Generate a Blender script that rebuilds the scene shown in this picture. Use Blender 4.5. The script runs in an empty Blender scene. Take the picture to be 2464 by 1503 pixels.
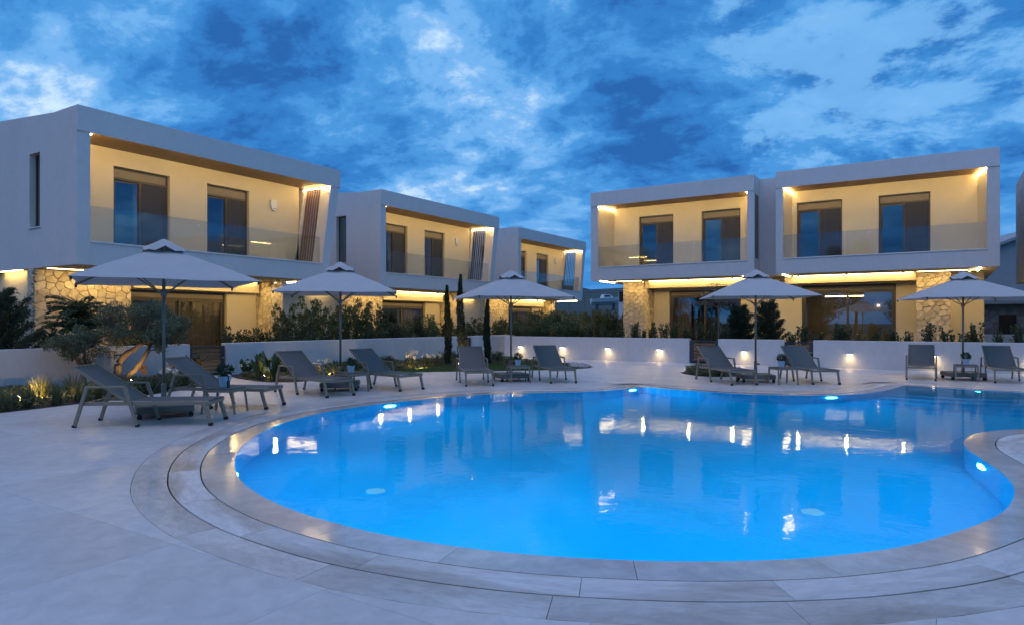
import bpy, bmesh, math, random
import numpy as np
from mathutils import Vector, Matrix
from mathutils.geometry import delaunay_2d_cdt

R = math.radians
scene = bpy.context.scene
col = scene.collection

# ------------------------------------------------------------------ camera
# the place uses the building grid as its axes: the left villas face +X, the right villas face -Y
cam_d = bpy.data.cameras.new('camera')
cam = bpy.data.objects.new('camera', cam_d)
col.objects.link(cam)
cam.location = (0, 0, 1.55)
cam.rotation_euler = (R(90), 0, R(32.5))
cam_d.sensor_width = 36
cam_d.lens = 36 * 1620 / 2464
cam_d.shift_y = 23.5 / 2464
cam_d.clip_end = 5000
scene.camera = cam

# ------------------------------------------------------------------ sky
SUN_ELEV, SUN_AZ = 4.0, 250.0
world = bpy.data.worlds.new('World')
scene.world = world
world.use_nodes = True
wn, wl = world.node_tree.nodes, world.node_tree.links
wn.clear()


def wnode(t, **kw):
    n = wn.new(t)
    for k, v in kw.items():
        setattr(n, k, v)
    return n


def wmath(op, a, b=None, clamp=False):
    n = wnode('ShaderNodeMath', operation=op, use_clamp=clamp)
    for i, s in enumerate((a, b)):
        if s is None:
            continue
        if isinstance(s, (int, float)):
            n.inputs[i].default_value = s
        else:
            wl.new(s, n.inputs[i])
    return n.outputs[0]


def wramp(fac, stops):
    n = wnode('ShaderNodeValToRGB')
    n.color_ramp.interpolation = 'EASE'
    while len(n.color_ramp.elements) < len(stops):
        n.color_ramp.elements.new(0.5)
    for e, (p, c) in zip(n.color_ramp.elements, stops):
        e.position = p
        e.color = (*c, 1) if len(c) == 3 else c
    wl.new(fac, n.inputs[0])
    return n.outputs[0]


def wnoise(vec, scale, detail, rough, dist=0.0):
    n = wnode('ShaderNodeTexNoise')
    n.inputs['Scale'].default_value = scale
    n.inputs['Detail'].default_value = detail
    n.inputs['Roughness'].default_value = rough
    n.inputs['Distortion'].default_value = dist
    wl.new(vec, n.inputs['Vector'])
    return n.outputs['Fac']


def wmix(f, a, b):
    n = wnode('ShaderNodeMix', data_type='RGBA')
    if isinstance(f, (int, float)):
        n.inputs[0].default_value = f
    else:
        wl.new(f, n.inputs[0])
    for i, s in ((6, a), (7, b)):
        if isinstance(s, tuple):
            n.inputs[i].default_value = (*s, 1)
        else:
            wl.new(s, n.inputs[i])
    return n.outputs[2]


sky = wnode('ShaderNodeTexSky', sky_type='NISHITA', sun_disc=False)
sky.sun_elevation = R(SUN_ELEV)
sky.sun_rotation = R(SUN_AZ)
sky.altitude = 100
sky.air_density = 1.0
sky.dust_density = 0.3
sky.ozone_density = 6.0
tc = wnode('ShaderNodeTexCoord')
sep = wnode('ShaderNodeSeparateXYZ')
wl.new(tc.outputs['Generated'], sep.inputs[0])
zz = wmath('ADD', wmath('MAXIMUM', sep.outputs[2], 0.0), 0.34)
px = wmath('DIVIDE', sep.outputs[0], zz)
py = wmath('DIVIDE', sep.outputs[1], zz)
cmb = wnode('ShaderNodeCombineXYZ')
wl.new(px, cmb.inputs[0])
wl.new(py, cmb.inputs[1])
mp = wnode('ShaderNodeMapping')
mp.inputs['Location'].default_value = (-5.95, 2.15, 0.0)
mp.inputs['Rotation'].default_value = (0, 0, R(-20))
mp.inputs['Scale'].default_value = (1.25, 1.45, 1)
wl.new(cmb.outputs[0], mp.inputs[0])
cv = mp.outputs[0]
warp = wnode('ShaderNodeTexNoise')              # bends the cloud field so that edges curl
warp.inputs['Scale'].default_value = 1.1
warp.inputs['Detail'].default_value = 3
wl.new(cv, warp.inputs['Vector'])
wsub = wnode('ShaderNodeVectorMath', operation='SUBTRACT')
wl.new(warp.outputs['Color'], wsub.inputs[0])
wsub.inputs[1].default_value = (0.5, 0.5, 0.5)
wsc = wnode('ShaderNodeVectorMath', operation='SCALE')
wsc.inputs['Scale'].default_value = 0.35
wl.new(wsub.outputs[0], wsc.inputs[0])
wadd = wnode('ShaderNodeVectorMath', operation='ADD')
wl.new(cv, wadd.inputs[0])
wl.new(wsc.outputs[0], wadd.inputs[1])
cw = wadd.outputs[0]
body = wnoise(cw, 1.8, 10.0, 0.60)             # cloud body
fine = wnoise(cw, 5.6, 10.0, 0.64)              # smaller billows
big = wnoise(cw, 0.8, 6.0, 0.52)              # where the deck of cloud opens
shade = wmath('ADD', wmath('MULTIPLY', body, 0.68), wmath('MULTIPLY', fine, 0.32))
cloud = wramp(shade, [(0.395, (0.022, 0.125, 0.40)), (0.455, (0.036, 0.200, 0.55)), (0.51, (0.066, 0.290, 0.68)),
                      (0.565, (0.16, 0.42, 0.81)), (0.655, (0.58, 0.77, 0.98))])
gap = wmath('ADD', wmath('MULTIPLY', big, 0.70), wmath('MULTIPLY', fine, 0.30))
gap_f = wramp(gap, [(0.575, (0, 0, 0)), (0.615, (0.8, 0.8, 0.8))])
skyb = wnode('ShaderNodeMix', data_type='RGBA', blend_type='MULTIPLY')
skyb.inputs[0].default_value = 1
wl.new(sky.outputs[0], skyb.inputs[6])
skyb.inputs[7].default_value = (0.55, 0.85, 1.25, 1)
SKY_K = 0.10
sk = wnode('ShaderNodeVectorMath', operation='SCALE')
wl.new(skyb.outputs[2], sk.inputs[0])
sk.inputs['Scale'].default_value = SKY_K
open_sky = wmix(0.8, sk.outputs[0], (0.22, 0.54, 0.97))
low = wramp(sep.outputs[2], [(0.02, (1, 1, 1)), (0.22, (0, 0, 0))])
final = wmix(wmath('MULTIPLY', low, 0.55), wmix(gap_f, cloud, open_sky), (0.055, 0.255, 0.64))
bg = wnode('ShaderNodeBackground')
bg.inputs['Strength'].default_value = 1.0
wl.new(final, bg.inputs[0])
out = wnode('ShaderNodeOutputWorld')
wl.new(bg.outputs[0], out.inputs[0])

# soft light of the overcast dusk sky
sun_d = bpy.data.lights.new('sun', 'SUN')
sun_d.energy = 0.78
sun_d.angle = R(75)
sun_d.color = (1.0, 0.76, 0.84)
sun = bpy.data.objects.new('sun', sun_d)
col.objects.link(sun)
sun.rotation_euler = (R(20), R(-8), 0)

scene.view_settings.view_transform = 'Standard'
scene.view_settings.look = 'None'
scene.view_settings.exposure = 0.13
scene.view_settings.gamma = 1.0
scene.render.engine = 'CYCLES'
scene.cycles.use_denoising = True
scene.cycles.max_bounces = 8
scene.cycles.transparent_max_bounces = 12
scene.cycles.sample_clamp_indirect = 3.0
scene.cycles.sample_clamp_direct = 0.0
scene.cycles.caustics_reflective = False
scene.cycles.blur_glossy = 0.5

rng = random.Random(11)
nrng = np.random.default_rng(5)

# ------------------------------------------------------------------ materials
MATS = {}


def material(name, base=(0.5, 0.5, 0.5), rough=0.6, metal=0.0, spec=0.5, noise=None, bump=None,
             rand=0.0, emit=None, coat=0.0, stretch=None, tint2=None, bump_dist=0.02, spots=None, rvar=0.0, noise2=None):
    """procedural principled material: noise=(scale, amount) mottles, rand varies per object, tint2 a second real colour"""
    if name in MATS:
        return MATS[name]
    m = bpy.data.materials.new(name)
    m.use_nodes = True
    n, l = m.node_tree.nodes, m.node_tree.links
    b = n['Principled BSDF']
    b.inputs['Roughness'].default_value = rough
    b.inputs['Metallic'].default_value = metal
    b.inputs['Specular IOR Level'].default_value = spec
    b.inputs['Coat Weight'].default_value = coat
    b.inputs['Coat Roughness'].default_value = 0.05
    if emit:
        b.inputs['Emission Color'].default_value = (*emit[0], 1)
        b.inputs['Emission Strength'].default_value = emit[1]
    co = n.new('ShaderNodeTexCoord')
    vec = co.outputs['Object']
    if stretch:
        mpn = n.new('ShaderNodeMapping')
        mpn.inputs['Scale'].default_value = stretch
        l.new(vec, mpn.inputs[0])
        vec = mpn.outputs[0]
    cur = None
    rgb = n.new('ShaderNodeRGB')
    rgb.outputs[0].default_value = (*base, 1)
    cur = rgb.outputs[0]
    oi = None
    if rand or tint2:
        oi = n.new('ShaderNodeObjectInfo')
    if tint2:
        mx = n.new('ShaderNodeMix')
        mx.data_type = 'RGBA'
        wnz = n.new('ShaderNodeTexNoise')
        wnz.noise_dimensions = '4D'
        wnz.inputs['Scale'].default_value = tint2[1]
        wnz.inputs['Detail'].default_value = 5
        mw = n.new('ShaderNodeMath')
        mw.operation = 'MULTIPLY'
        mw.inputs[1].default_value = 37.0
        l.new(oi.outputs['Random'], mw.inputs[0])
        l.new(mw.outputs[0], wnz.inputs['W'])
        l.new(vec, wnz.inputs['Vector'])
        rp = n.new('ShaderNodeValToRGB')
        rp.color_ramp.elements[0].position = tint2[2]
        rp.color_ramp.elements[1].position = tint2[3]
        l.new(wnz.outputs['Fac'], rp.inputs[0])
        l.new(rp.outputs[0], mx.inputs[0])
        l.new(cur, mx.inputs[6])
        mx.inputs[7].default_value = (*tint2[0], 1)
        cur = mx.outputs[2]
    val = None
    if noise:
        nz = n.new('ShaderNodeTexNoise')
        nz.inputs['Scale'].default_value = noise[0]
        nz.inputs['Detail'].default_value = 7
        nz.inputs['Roughness'].default_value = 0.6
        l.new(vec, nz.inputs['Vector'])
        mr = n.new('ShaderNodeMapRange')
        mr.inputs['From Min'].default_value = 0.25
        mr.inputs['From Max'].default_value = 0.75
        mr.inputs['To Min'].default_value = 1 - noise[1]
        mr.inputs['To Max'].default_value = 1 + noise[1]
        l.new(nz.outputs['Fac'], mr.inputs['Value'])
        val = mr.outputs[0]
    if noise2:
        nz2 = n.new('ShaderNodeTexNoise')
        nz2.inputs['Scale'].default_value = noise2[0]
        nz2.inputs['Detail'].default_value = 8
        nz2.inputs['Roughness'].default_value = 0.68
        nz2.inputs['Distortion'].default_value = 0.6
        l.new(vec, nz2.inputs['Vector'])
        mr3 = n.new('ShaderNodeMapRange')
        mr3.inputs['From Min'].default_value = 0.28
        mr3.inputs['From Max'].default_value = 0.72
        mr3.inputs['To Min'].default_value = 1 - noise2[1]
        mr3.inputs['To Max'].default_value = 1 + noise2[1]
        l.new(nz2.outputs['Fac'], mr3.inputs['Value'])
        mm0 = n.new('ShaderNodeMath')
        mm0.operation = 'MULTIPLY'
        l.new(val, mm0.inputs[0])
        l.new(mr3.outputs[0], mm0.inputs[1])
        val = mm0.outputs[0]
        if rvar:
            rr = n.new('ShaderNodeMapRange')
            rr.inputs['From Min'].default_value = 0.3
            rr.inputs['From Max'].default_value = 0.7
            rr.inputs['To Min'].default_value = rough + rvar
            rr.inputs['To Max'].default_value = max(0.02, rough - rvar)
            l.new(nz2.outputs['Fac'], rr.inputs['Value'])
            l.new(rr.outputs[0], b.inputs['Roughness'])
    if rand:
        mr2 = n.new('ShaderNodeMapRange')
        mr2.inputs['To Min'].default_value = 1 - rand
        mr2.inputs['To Max'].default_value = 1 + rand
        l.new(oi.outputs['Random'], mr2.inputs['Value'])
        if val is not None:
            mm = n.new('ShaderNodeMath')
            mm.operation = 'MULTIPLY'
            l.new(val, mm.inputs[0])
            l.new(mr2.outputs[0], mm.inputs[1])
            val = mm.outputs[0]
        else:
            val = mr2.outputs[0]
    if spots:      # small dark specks with a shape of their own
        vz = n.new('ShaderNodeTexNoise')
        vz.inputs['Scale'].default_value = spots[0]
        vz.inputs['Detail'].default_value = 2
        l.new(vec, vz.inputs['Vector'])
        rp = n.new('ShaderNodeMapRange')
        rp.inputs['From Min'].default_value = spots[1]
        rp.inputs['From Max'].default_value = spots[1] + 0.04
        rp.inputs['To Min'].default_value = 1.0
        rp.inputs['To Max'].default_value = spots[2]
        l.new(vz.outputs['Fac'], rp.inputs['Value'])
        mm = n.new('ShaderNodeMath')
        mm.operation = 'MULTIPLY'
        if val is None:
            mm.inputs[0].default_value = 1
        else:
            l.new(val, mm.inputs[0])
        l.new(rp.outputs[0], mm.inputs[1])
        val = mm.outputs[0]
    if val is not None:
        sc = n.new('ShaderNodeVectorMath')
        sc.operation = 'SCALE'
        l.new(cur, sc.inputs[0])
        l.new(val, sc.inputs['Scale'])
        cur = sc.outputs[0]
    l.new(cur, b.inputs['Base Color'])
    if bump:
        bz = n.new('ShaderNodeTexNoise')
        bz.inputs['Scale'].default_value = bump[0]
        bz.inputs['Detail'].default_value = 6
        l.new(vec, bz.inputs['Vector'])
        bp = n.new('ShaderNodeBump')
        bp.inputs['Strength'].default_value = bump[1]
        bp.inputs['Distance'].default_value = bump_dist
        l.new(bz.outputs['Fac'], bp.inputs['Height'])
        l.new(bp.outputs[0], b.inputs['Normal'])
    MATS[name] = m
    return m


LED = (1.0, 0.675, 0.235)
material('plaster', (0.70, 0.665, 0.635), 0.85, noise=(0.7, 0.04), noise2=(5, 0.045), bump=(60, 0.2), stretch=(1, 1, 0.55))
material('plaster_led_tint', (0.70, 0.61, 0.42), 0.85, noise=(1.1, 0.05), bump=(60, 0.12))  # copy of the villa plaster, yellowed: warm LED light put into its colour
material('garden_plaster', (0.60, 0.58, 0.565), 0.85, noise=(1.2, 0.06), noise2=(6, 0.06), bump=(45, 0.25), stretch=(1, 1, 0.6))
material('sill_stone', (0.72, 0.70, 0.67), 0.5, noise=(4, 0.05))
material('soffit_wood', (0.20, 0.12, 0.060), 0.55, noise=(5, 0.25), stretch=(0.4, 14, 1), bump=(10, 0.25))
material('slat_wood', (0.20, 0.105, 0.050), 0.55, noise=(6, 0.25), stretch=(8, 8, 0.6), rand=0.2)
material('slat_grey', (0.085, 0.085, 0.09), 0.5, metal=0.2, rand=0.2)
material('gate_wood', (0.22, 0.115, 0.055), 0.6, noise=(6, 0.3), stretch=(0.7, 0.7, 9), rand=0.2)
material('frame_taupe', (0.11, 0.092, 0.065), 0.45, metal=0.3, noise=(3, 0.06))
material('shutter_taupe', (0.26, 0.215, 0.145), 0.5, noise=(3, 0.05))
material('gate_metal', (0.055, 0.062, 0.075), 0.45, metal=0.4)
material('curtain', (0.38, 0.34, 0.29), 0.9, noise=(3, 0.12))
material('room_wall', (0.42, 0.37, 0.30), 0.9, noise=(1, 0.05))
material('white_plastic', (0.75, 0.75, 0.74), 0.4)
material('blue_plastic', (0.04, 0.12, 0.45), 0.4)
material('mortar', (0.40, 0.33, 0.22), 0.95, noise=(14, 0.2), bump=(40, 0.5))
material('field_stone', (0.60, 0.50, 0.35), 0.9, noise=(7, 0.22), bump=(16, 0.6), rand=0.16,
         tint2=((0.40, 0.30, 0.18), 2.2, 0.50, 0.68), bump_dist=0.03)
material('dark_stone', (0.22, 0.20, 0.18), 0.9, noise=(6, 0.3), bump=(14, 0.7), rand=0.25)
material('deck_stone', (0.605, 0.570, 0.540), 0.40, spec=0.45, noise=(0.7, 0.08), noise2=(5.5, 0.11), rvar=0.10, bump=(14, 0.2), rand=0.008,
         tint2=((0.53, 0.48, 0.44), 0.6, 0.40, 0.74), spots=(7.0, 0.735, 0.55), bump_dist=0.006)
material('ring_stone', (0.57, 0.525, 0.485), 0.38, spec=0.45, noise=(1.5, 0.12), noise2=(7, 0.18), rvar=0.12, bump=(16, 0.22), rand=0.10,
         tint2=((0.42, 0.36, 0.31), 1.1, 0.40, 0.66), stretch=(1.0, 2.2, 1), bump_dist=0.006)
material('strip_stone', (0.63, 0.595, 0.565), 0.38, spec=0.45, noise=(1.5, 0.12), noise2=(8, 0.18), rvar=0.12, bump=(16, 0.22), rand=0.12,
         tint2=((0.41, 0.35, 0.30), 0.9, 0.46, 0.62), stretch=(0.6, 2.6, 1), bump_dist=0.006)
material('wet_stone', (0.58, 0.53, 0.485), 0.17, spec=0.5, noise=(1.6, 0.12), noise2=(6, 0.16), rvar=0.06, rand=0.06, bump=(7, 0.03),
         tint2=((0.48, 0.42, 0.37), 0.9, 0.42, 0.66), coat=0.15)
material('slot_dark', (0.02, 0.02, 0.022), 0.8)
material('joint_grout', (0.46, 0.44, 0.42), 0.9)
material('pool_plaster', (0.008, 0.52, 0.78), 0.8, spec=0.02, noise=(0.8, 0.05))
material('step_edge', (0.10, 0.33, 0.66), 0.6)
material('soil', (0.050, 0.036, 0.022), 0.95, noise=(7, 0.4), bump=(20, 0.9))
material('turf', (0.05, 0.085, 0.022), 0.9, noise=(4, 0.3))
material('grass_blade', (0.075, 0.125, 0.030), 0.7, noise=(2, 0.3))
material('field', (0.060, 0.070, 0.035), 0.95, noise=(0.05, 0.35))
material('hill_ground', (0.040, 0.052, 0.042), 0.95, noise=(0.03, 0.45))
material('alu_taupe', (0.29, 0.235, 0.165), 0.42, metal=0.15, noise=(8, 0.04))
material('sling', (0.170, 0.158, 0.145), 0.8, noise=(30, 0.06), bump=(260, 0.25))
material('foot_rubber', (0.015, 0.015, 0.016), 0.6)
material('canopy', (0.47, 0.46, 0.445), 0.9, noise=(3, 0.05), bump=(180, 0.15))
material('pole_alu', (0.22, 0.19, 0.15), 0.4, metal=0.3)
material('base_stone', (0.17, 0.155, 0.13), 0.6, noise=(6, 0.1))
material('pot_white', (0.52, 0.60, 0.68), 0.35, noise=(6, 0.06))
material('bark', (0.20, 0.155, 0.105), 0.95, noise=(9, 0.35), bump=(14, 0.9), stretch=(1, 1, 0.35), bump_dist=0.03)
material('bark_grey', (0.17, 0.15, 0.125), 0.95, noise=(9, 0.3), bump=(20, 0.6))
material('bottle_dark', (0.04, 0.045, 0.05), 0.15)
material('boat_hull', (0.70, 0.74, 0.78), 0.3)
material('boat_glass', (0.03, 0.05, 0.07), 0.1)
material('rock', (0.30, 0.29, 0.28), 0.9, noise=(5, 0.25), bump=(9, 0.8))
material('roof_grey', (0.34, 0.35, 0.37), 0.7, noise=(2, 0.08))
material('black_window', (0.008, 0.008, 0.009), 0.2)
material('petal_orange', (0.62, 0.22, 0.03), 0.7)
material('petal_cream', (0.72, 0.66, 0.50), 0.7)
material('led_strip', (0.9, 0.8, 0.6), 0.5, emit=((1.0, 0.72, 0.32), 32.0))
material('cove_strip', (0.9, 0.8, 0.6), 0.5, emit=((1.0, 0.70, 0.27), 20.0))
material('front_cove', (0.9, 0.8, 0.6), 0.5, emit=((1.0, 0.70, 0.27), 47.0))
material('led_soft', (0.9, 0.8, 0.6), 0.5, emit=((1.0, 0.74, 0.38), 14.0))
material('lamp_face', (0.9, 0.85, 0.7), 0.5, emit=((1.0, 0.78, 0.45), 24.0))
material('pool_lamp', (0.9, 0.95, 1.0), 0.4, emit=((0.012, 0.46, 0.86), 560.0))


def leaf_material(name, c, rough=0.55, var=0.35, trans=0.25):
    if name in MATS:
        return MATS[name]
    m = material(name, c, rough, rand=0.10)
    n, l = m.node_tree.nodes, m.node_tree.links
    b = n['Principled BSDF']
    # each leaf carries its own tone: a random value stored per face
    at = n.new('ShaderNodeAttribute')
    at.attribute_name = 'tone'
    mr = n.new('ShaderNodeMapRange')
    mr.inputs['To Min'].default_value = 1 - var
    mr.inputs['To Max'].default_value = 1 + var
    l.new(at.outputs['Fac'], mr.inputs['Value'])
    src = b.inputs['Base Color'].links[0].from_socket
    sc = n.new('ShaderNodeVectorMath')
    sc.operation = 'SCALE'
    l.new(src, sc.inputs[0])
    l.new(mr.outputs[0], sc.inputs['Scale'])
    l.new(sc.outputs[0], b.inputs['Base Color'])
    tr = n.new('ShaderNodeBsdfTranslucent')
    l.new(sc.outputs[0], tr.inputs['Color'])
    mx = n.new('ShaderNodeMixShader')
    mx.inputs[0].default_value = trans
    l.new(b.outputs[0], mx.inputs[1])
    l.new(tr.outputs[0], mx.inputs[2])
    l.new(mx.outputs[0], n['Material Output'].inputs[0])
    return m


leaf_material('leaf_hedge', (0.085, 0.118, 0.042))
leaf_material('leaf_dark', (0.046, 0.076, 0.030))
leaf_material('leaf_olive', (0.135, 0.165, 0.095), var=0.5)
leaf_material('leaf_conifer', (0.040, 0.065, 0.034))
leaf_material('leaf_cypress', (0.035, 0.055, 0.024))
leaf_material('leaf_fern', (0.045, 0.080, 0.025))
leaf_material('leaf_broad', (0.050, 0.105, 0.030))
leaf_material('leaf_airy', (0.12, 0.115, 0.075))
leaf_material('leaf_grass', (0.15, 0.16, 0.065))
leaf_material('leaf_wild', (0.150, 0.160, 0.070))


def glass_material(name, tint, gloss_min, rough=0.0):
    m = bpy.data.materials.new(name)
    m.use_nodes = True
    n, l = m.node_tree.nodes, m.node_tree.links
    n.clear()
    o = n.new('ShaderNodeOutputMaterial')
    lw = n.new('ShaderNodeLayerWeight')
    lw.inputs['Blend'].default_value = 0.5
    pw = n.new('ShaderNodeMath')
    pw.operation = 'POWER'
    pw.inputs[1].default_value = 5.0
    l.new(lw.outputs['Facing'], pw.inputs[0])
    mr = n.new('ShaderNodeMapRange')
    mr.inputs['To Min'].default_value = gloss_min
    mr.inputs['To Max'].default_value = 1.0
    l.new(pw.outputs[0], mr.inputs['Value'])
    t = n.new('ShaderNodeBsdfTransparent')
    t.inputs[0].default_value = (*tint, 1)
    g = n.new('ShaderNodeBsdfGlossy')
    g.inputs['Roughness'].default_value = rough
    g.inputs['Color'].default_value = (0.95, 0.97, 1, 1)
    mx = n.new('ShaderNodeMixShader')
    l.new(mr.outputs[0], mx.inputs[0])
    l.new(t.outputs[0], mx.inputs[1])
    l.new(g.outputs[0], mx.inputs[2])
    l.new(mx.outputs[0], o.inputs[0])
    MATS[name] = m
    return m


glass_material('window_glass', (0.60, 0.59, 0.57), 0.22)
glass_material('rail_glass', (0.86, 0.89, 0.89), 0.055)

m_ = bpy.data.materials.new('screen_mesh')
m_.use_nodes = True
n, l = m_.node_tree.nodes, m_.node_tree.links
mx_ = n.new('ShaderNodeMixShader')
mx_.inputs[0].default_value = 0.5
tr_ = n.new('ShaderNodeBsdfTransparent')
n['Principled BSDF'].inputs['Base Color'].default_value = (0.075, 0.072, 0.068, 1)
n['Principled BSDF'].inputs['Roughness'].default_value = 0.6
l.new(tr_.outputs[0], mx_.inputs[1])
l.new(n['Principled BSDF'].outputs[0], mx_.inputs[2])
l.new(mx_.outputs[0], n['Material Output'].inputs[0])
MATS['screen_mesh'] = m_

wm = bpy.data.materials.new('water')
wm.use_nodes = True
n, l = wm.node_tree.nodes, wm.node_tree.links
n.clear()
o_ = n.new('ShaderNodeOutputMaterial')
gl = n.new('ShaderNodeBsdfRefraction')
gl.inputs['IOR'].default_value = 1.333
gl.inputs['Roughness'].default_value = 0.0
gl.inputs['Color'].default_value = (0.90, 0.98, 1.0, 1)
gg = n.new('ShaderNodeBsdfGlossy')
gg.inputs['Roughness'].default_value = 0.015
gg.inputs['Color'].default_value = (0.50, 0.56, 0.62, 1)
fw_ = n.new('ShaderNodeFresnel')
fw_.inputs['IOR'].default_value = 1.333
mw_ = n.new('ShaderNodeMixShader')
l.new(fw_.outputs[0], mw_.inputs[0])
l.new(gl.outputs[0], mw_.inputs[1])
l.new(gg.outputs[0], mw_.inputs[2])
tcn = n.new('ShaderNodeTexCoord')
n1 = n.new('ShaderNodeTexNoise')
n1.inputs['Scale'].default_value = 7.0
n1.inputs['Detail'].default_value = 3
l.new(tcn.outputs['Object'], n1.inputs['Vector'])
n2 = n.new('ShaderNodeTexNoise')
n2.inputs['Scale'].default_value = 1.3
n2.inputs['Detail'].default_value = 2
l.new(tcn.outputs['Object'], n2.inputs['Vector'])
am = n.new('ShaderNodeMath')
am.operation = 'MULTIPLY_ADD'
am.inputs[1].default_value = 2.0
l.new(n2.outputs['Fac'], am.inputs[0])
l.new(n1.outputs['Fac'], am.inputs[2])
bp = n.new('ShaderNodeBump')
bp.inputs['Strength'].default_value = 0.05
bp.inputs['Distance'].default_value = 0.03
l.new(am.outputs[0], bp.inputs['Height'])
for nd in (gl, gg, fw_):
    l.new(bp.outputs[0], nd.inputs['Normal'])
l.new(mw_.outputs[0], o_.inputs[0])
MATS['water'] = wm


# ------------------------------------------------------------------ helpers
class MB:
    """collects simple shapes, build() links them as one mesh object"""

    def __init__(self):
        self.v, self.f = [], []

    def add(self, vs, fs):
        o = len(self.v)
        self.v += [tuple(p) for p in vs]
        self.f += [tuple(i + o for i in q) for q in fs]
        return self

    def box(self, x0, x1, y0, y1, z0, z1):
        return self.add([(x0, y0, z0), (x1, y0, z0), (x1, y1, z0), (x0, y1, z0),
                         (x0, y0, z1), (x1, y0, z1), (x1, y1, z1), (x0, y1, z1)],
                        [(3, 2, 1, 0), (4, 5, 6, 7), (0, 1, 5, 4), (1, 2, 6, 5), (2, 3, 7, 6), (3, 0, 4, 7)])

    def hexa(self, bottom, top):
        """two quads (lower and upper, same winding seen from above)"""
        return self.add(list(bottom) + list(top),
                        [(3, 2, 1, 0), (4, 5, 6, 7), (0, 1, 5, 4), (1, 2, 6, 5), (2, 3, 7, 6), (3, 0, 4, 7)])

    def prism_xz(self, poly, y0, y1):
        k = len(poly)
        vs = [(x, y0, z) for x, z in poly] + [(x, y1, z) for x, z in poly]
        fs = [tuple(range(k)), tuple(range(2 * k - 1, k - 1, -1))]
        fs += [(i, i + k, (i + 1) % k + k, (i + 1) % k) for i in range(k)]
        return self.add(vs, fs)

    def prism_yz(self, poly, x0, x1):
        k = len(poly)
        vs = [(x0, y, z) for y, z in poly] + [(x1, y, z) for y, z in poly]
        fs = [tuple(range(k - 1, -1, -1)), tuple(range(k, 2 * k))]
        fs += [(i, (i + 1) % k, (i + 1) % k + k, i + k) for i in range(k)]
        return self.add(vs, fs)

    def bar(self, p, q, w, h=None, up=(0, 0, 1)):
        """rectangular bar from p to q"""
        h = h or w
        p, q = Vector(p), Vector(q)
        d = (q - p).normalized()
        s = d.cross(Vector(up))
        if s.length < 1e-4:
            s = d.cross(Vector((1, 0, 0)))
        s.normalize()
        u = s.cross(d)
        a = [p - s * w / 2 - u * h / 2, p + s * w / 2 - u * h / 2, p + s * w / 2 + u * h / 2, p - s * w / 2 + u * h / 2]
        b = [c + (q - p) for c in a]
        return self.add(a + b, [(0, 1, 2, 3), (7, 6, 5, 4), (0, 4, 5, 1), (1, 5, 6, 2), (2, 6, 7, 3), (3, 7, 4, 0)])

    def tube(self, pts, rad, k=8, cap=True):
        pts = [Vector(p) for p in pts]
        rad = [rad] * len(pts) if isinstance(rad, (int, float)) else rad
        o = len(self.v)
        for i, p in enumerate(pts):
            d = (pts[min(i + 1, len(pts) - 1)] - pts[max(i - 1, 0)]).normalized()
            s = d.cross(Vector((0.13, 0.27, 1)) if abs(d.z) < 0.95 else Vector((1, 0.2, 0))).normalized()
            u = s.cross(d)
            for j in range(k):
                a = 2 * math.pi * j / k
                self.v.append(tuple(p + (s * math.cos(a) + u * math.sin(a)) * rad[i]))
        for i in range(len(pts) - 1):
            for j in range(k):
                a, b = o + i * k + j, o + i * k + (j + 1) % k
                self.f.append((a, b, b + k, a + k))
        if cap:
            self.f.append(tuple(o + j for j in reversed(range(k))))
            e = o + (len(pts) - 1) * k
            self.f.append(tuple(e + j for j in range(k)))
        return self

    def lathe(self, prof, c=(0, 0, 0), k=16):
        o = len(self.v)
        for r, z in prof:
            for j in range(k):
                a = 2 * math.pi * j / k
                self.v.append((c[0] + r * math.cos(a), c[1] + r * math.sin(a), c[2] + z))
        for i in range(len(prof) - 1):
            for j in range(k):
                a, b = o + i * k + j, o + i * k + (j + 1) % k
                self.f.append((a, b, b + k, a + k))
        self.f.append(tuple(o + j for j in reversed(range(k))))
        e = o + (len(prof) - 1) * k
        self.f.append(tuple(e + j for j in range(k)))
        return self

    def mesh(self, name, mat, smooth=False, bevel=0.0):
        me = bpy.data.meshes.new(name)
        me.from_pydata(self.v, [], self.f)
        bm = bmesh.new()
        bm.from_mesh(me)
        bmesh.ops.recalc_face_normals(bm, faces=bm.faces)
        if bevel:
            bmesh.ops.bevel(bm, geom=[e for e in bm.edges if e.calc_face_angle(0) > 0.5], offset=bevel, segments=1,
                            affect='EDGES', clamp_overlap=True)
        bm.to_mesh(me)
        bm.free()
        me.materials.append(MATS[mat])
        if smooth:
            me.shade_smooth()
        return me

    def build(self, name, mat, parent=None, smooth=False, bevel=0.0):
        return link(name, self.mesh(name, mat, smooth, bevel), parent)


def link(name, data, parent=None):
    o = bpy.data.objects.new(name, data)
    col.objects.link(o)
    if parent is not None:
        o.parent = parent
    return o


def tag(o, label=None, cat=None, group=None, kind=None):
    for k, v in (('label', label), ('category', cat), ('group', group), ('kind', kind)):
        if v:
            o[k] = v
    return o


def empty(name, loc=(0, 0, 0), rz=0.0):
    o = link(name, None)
    o.location = loc
    o.rotation_euler = (0, 0, rz)
    o.empty_display_size = 0.2
    return o


def copy_tree(o, parent=None):
    c = o.copy()
    col.objects.link(c)
    c.parent = parent
    for ch in list(o.children):
        copy_tree(ch, c)
    return c


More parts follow.
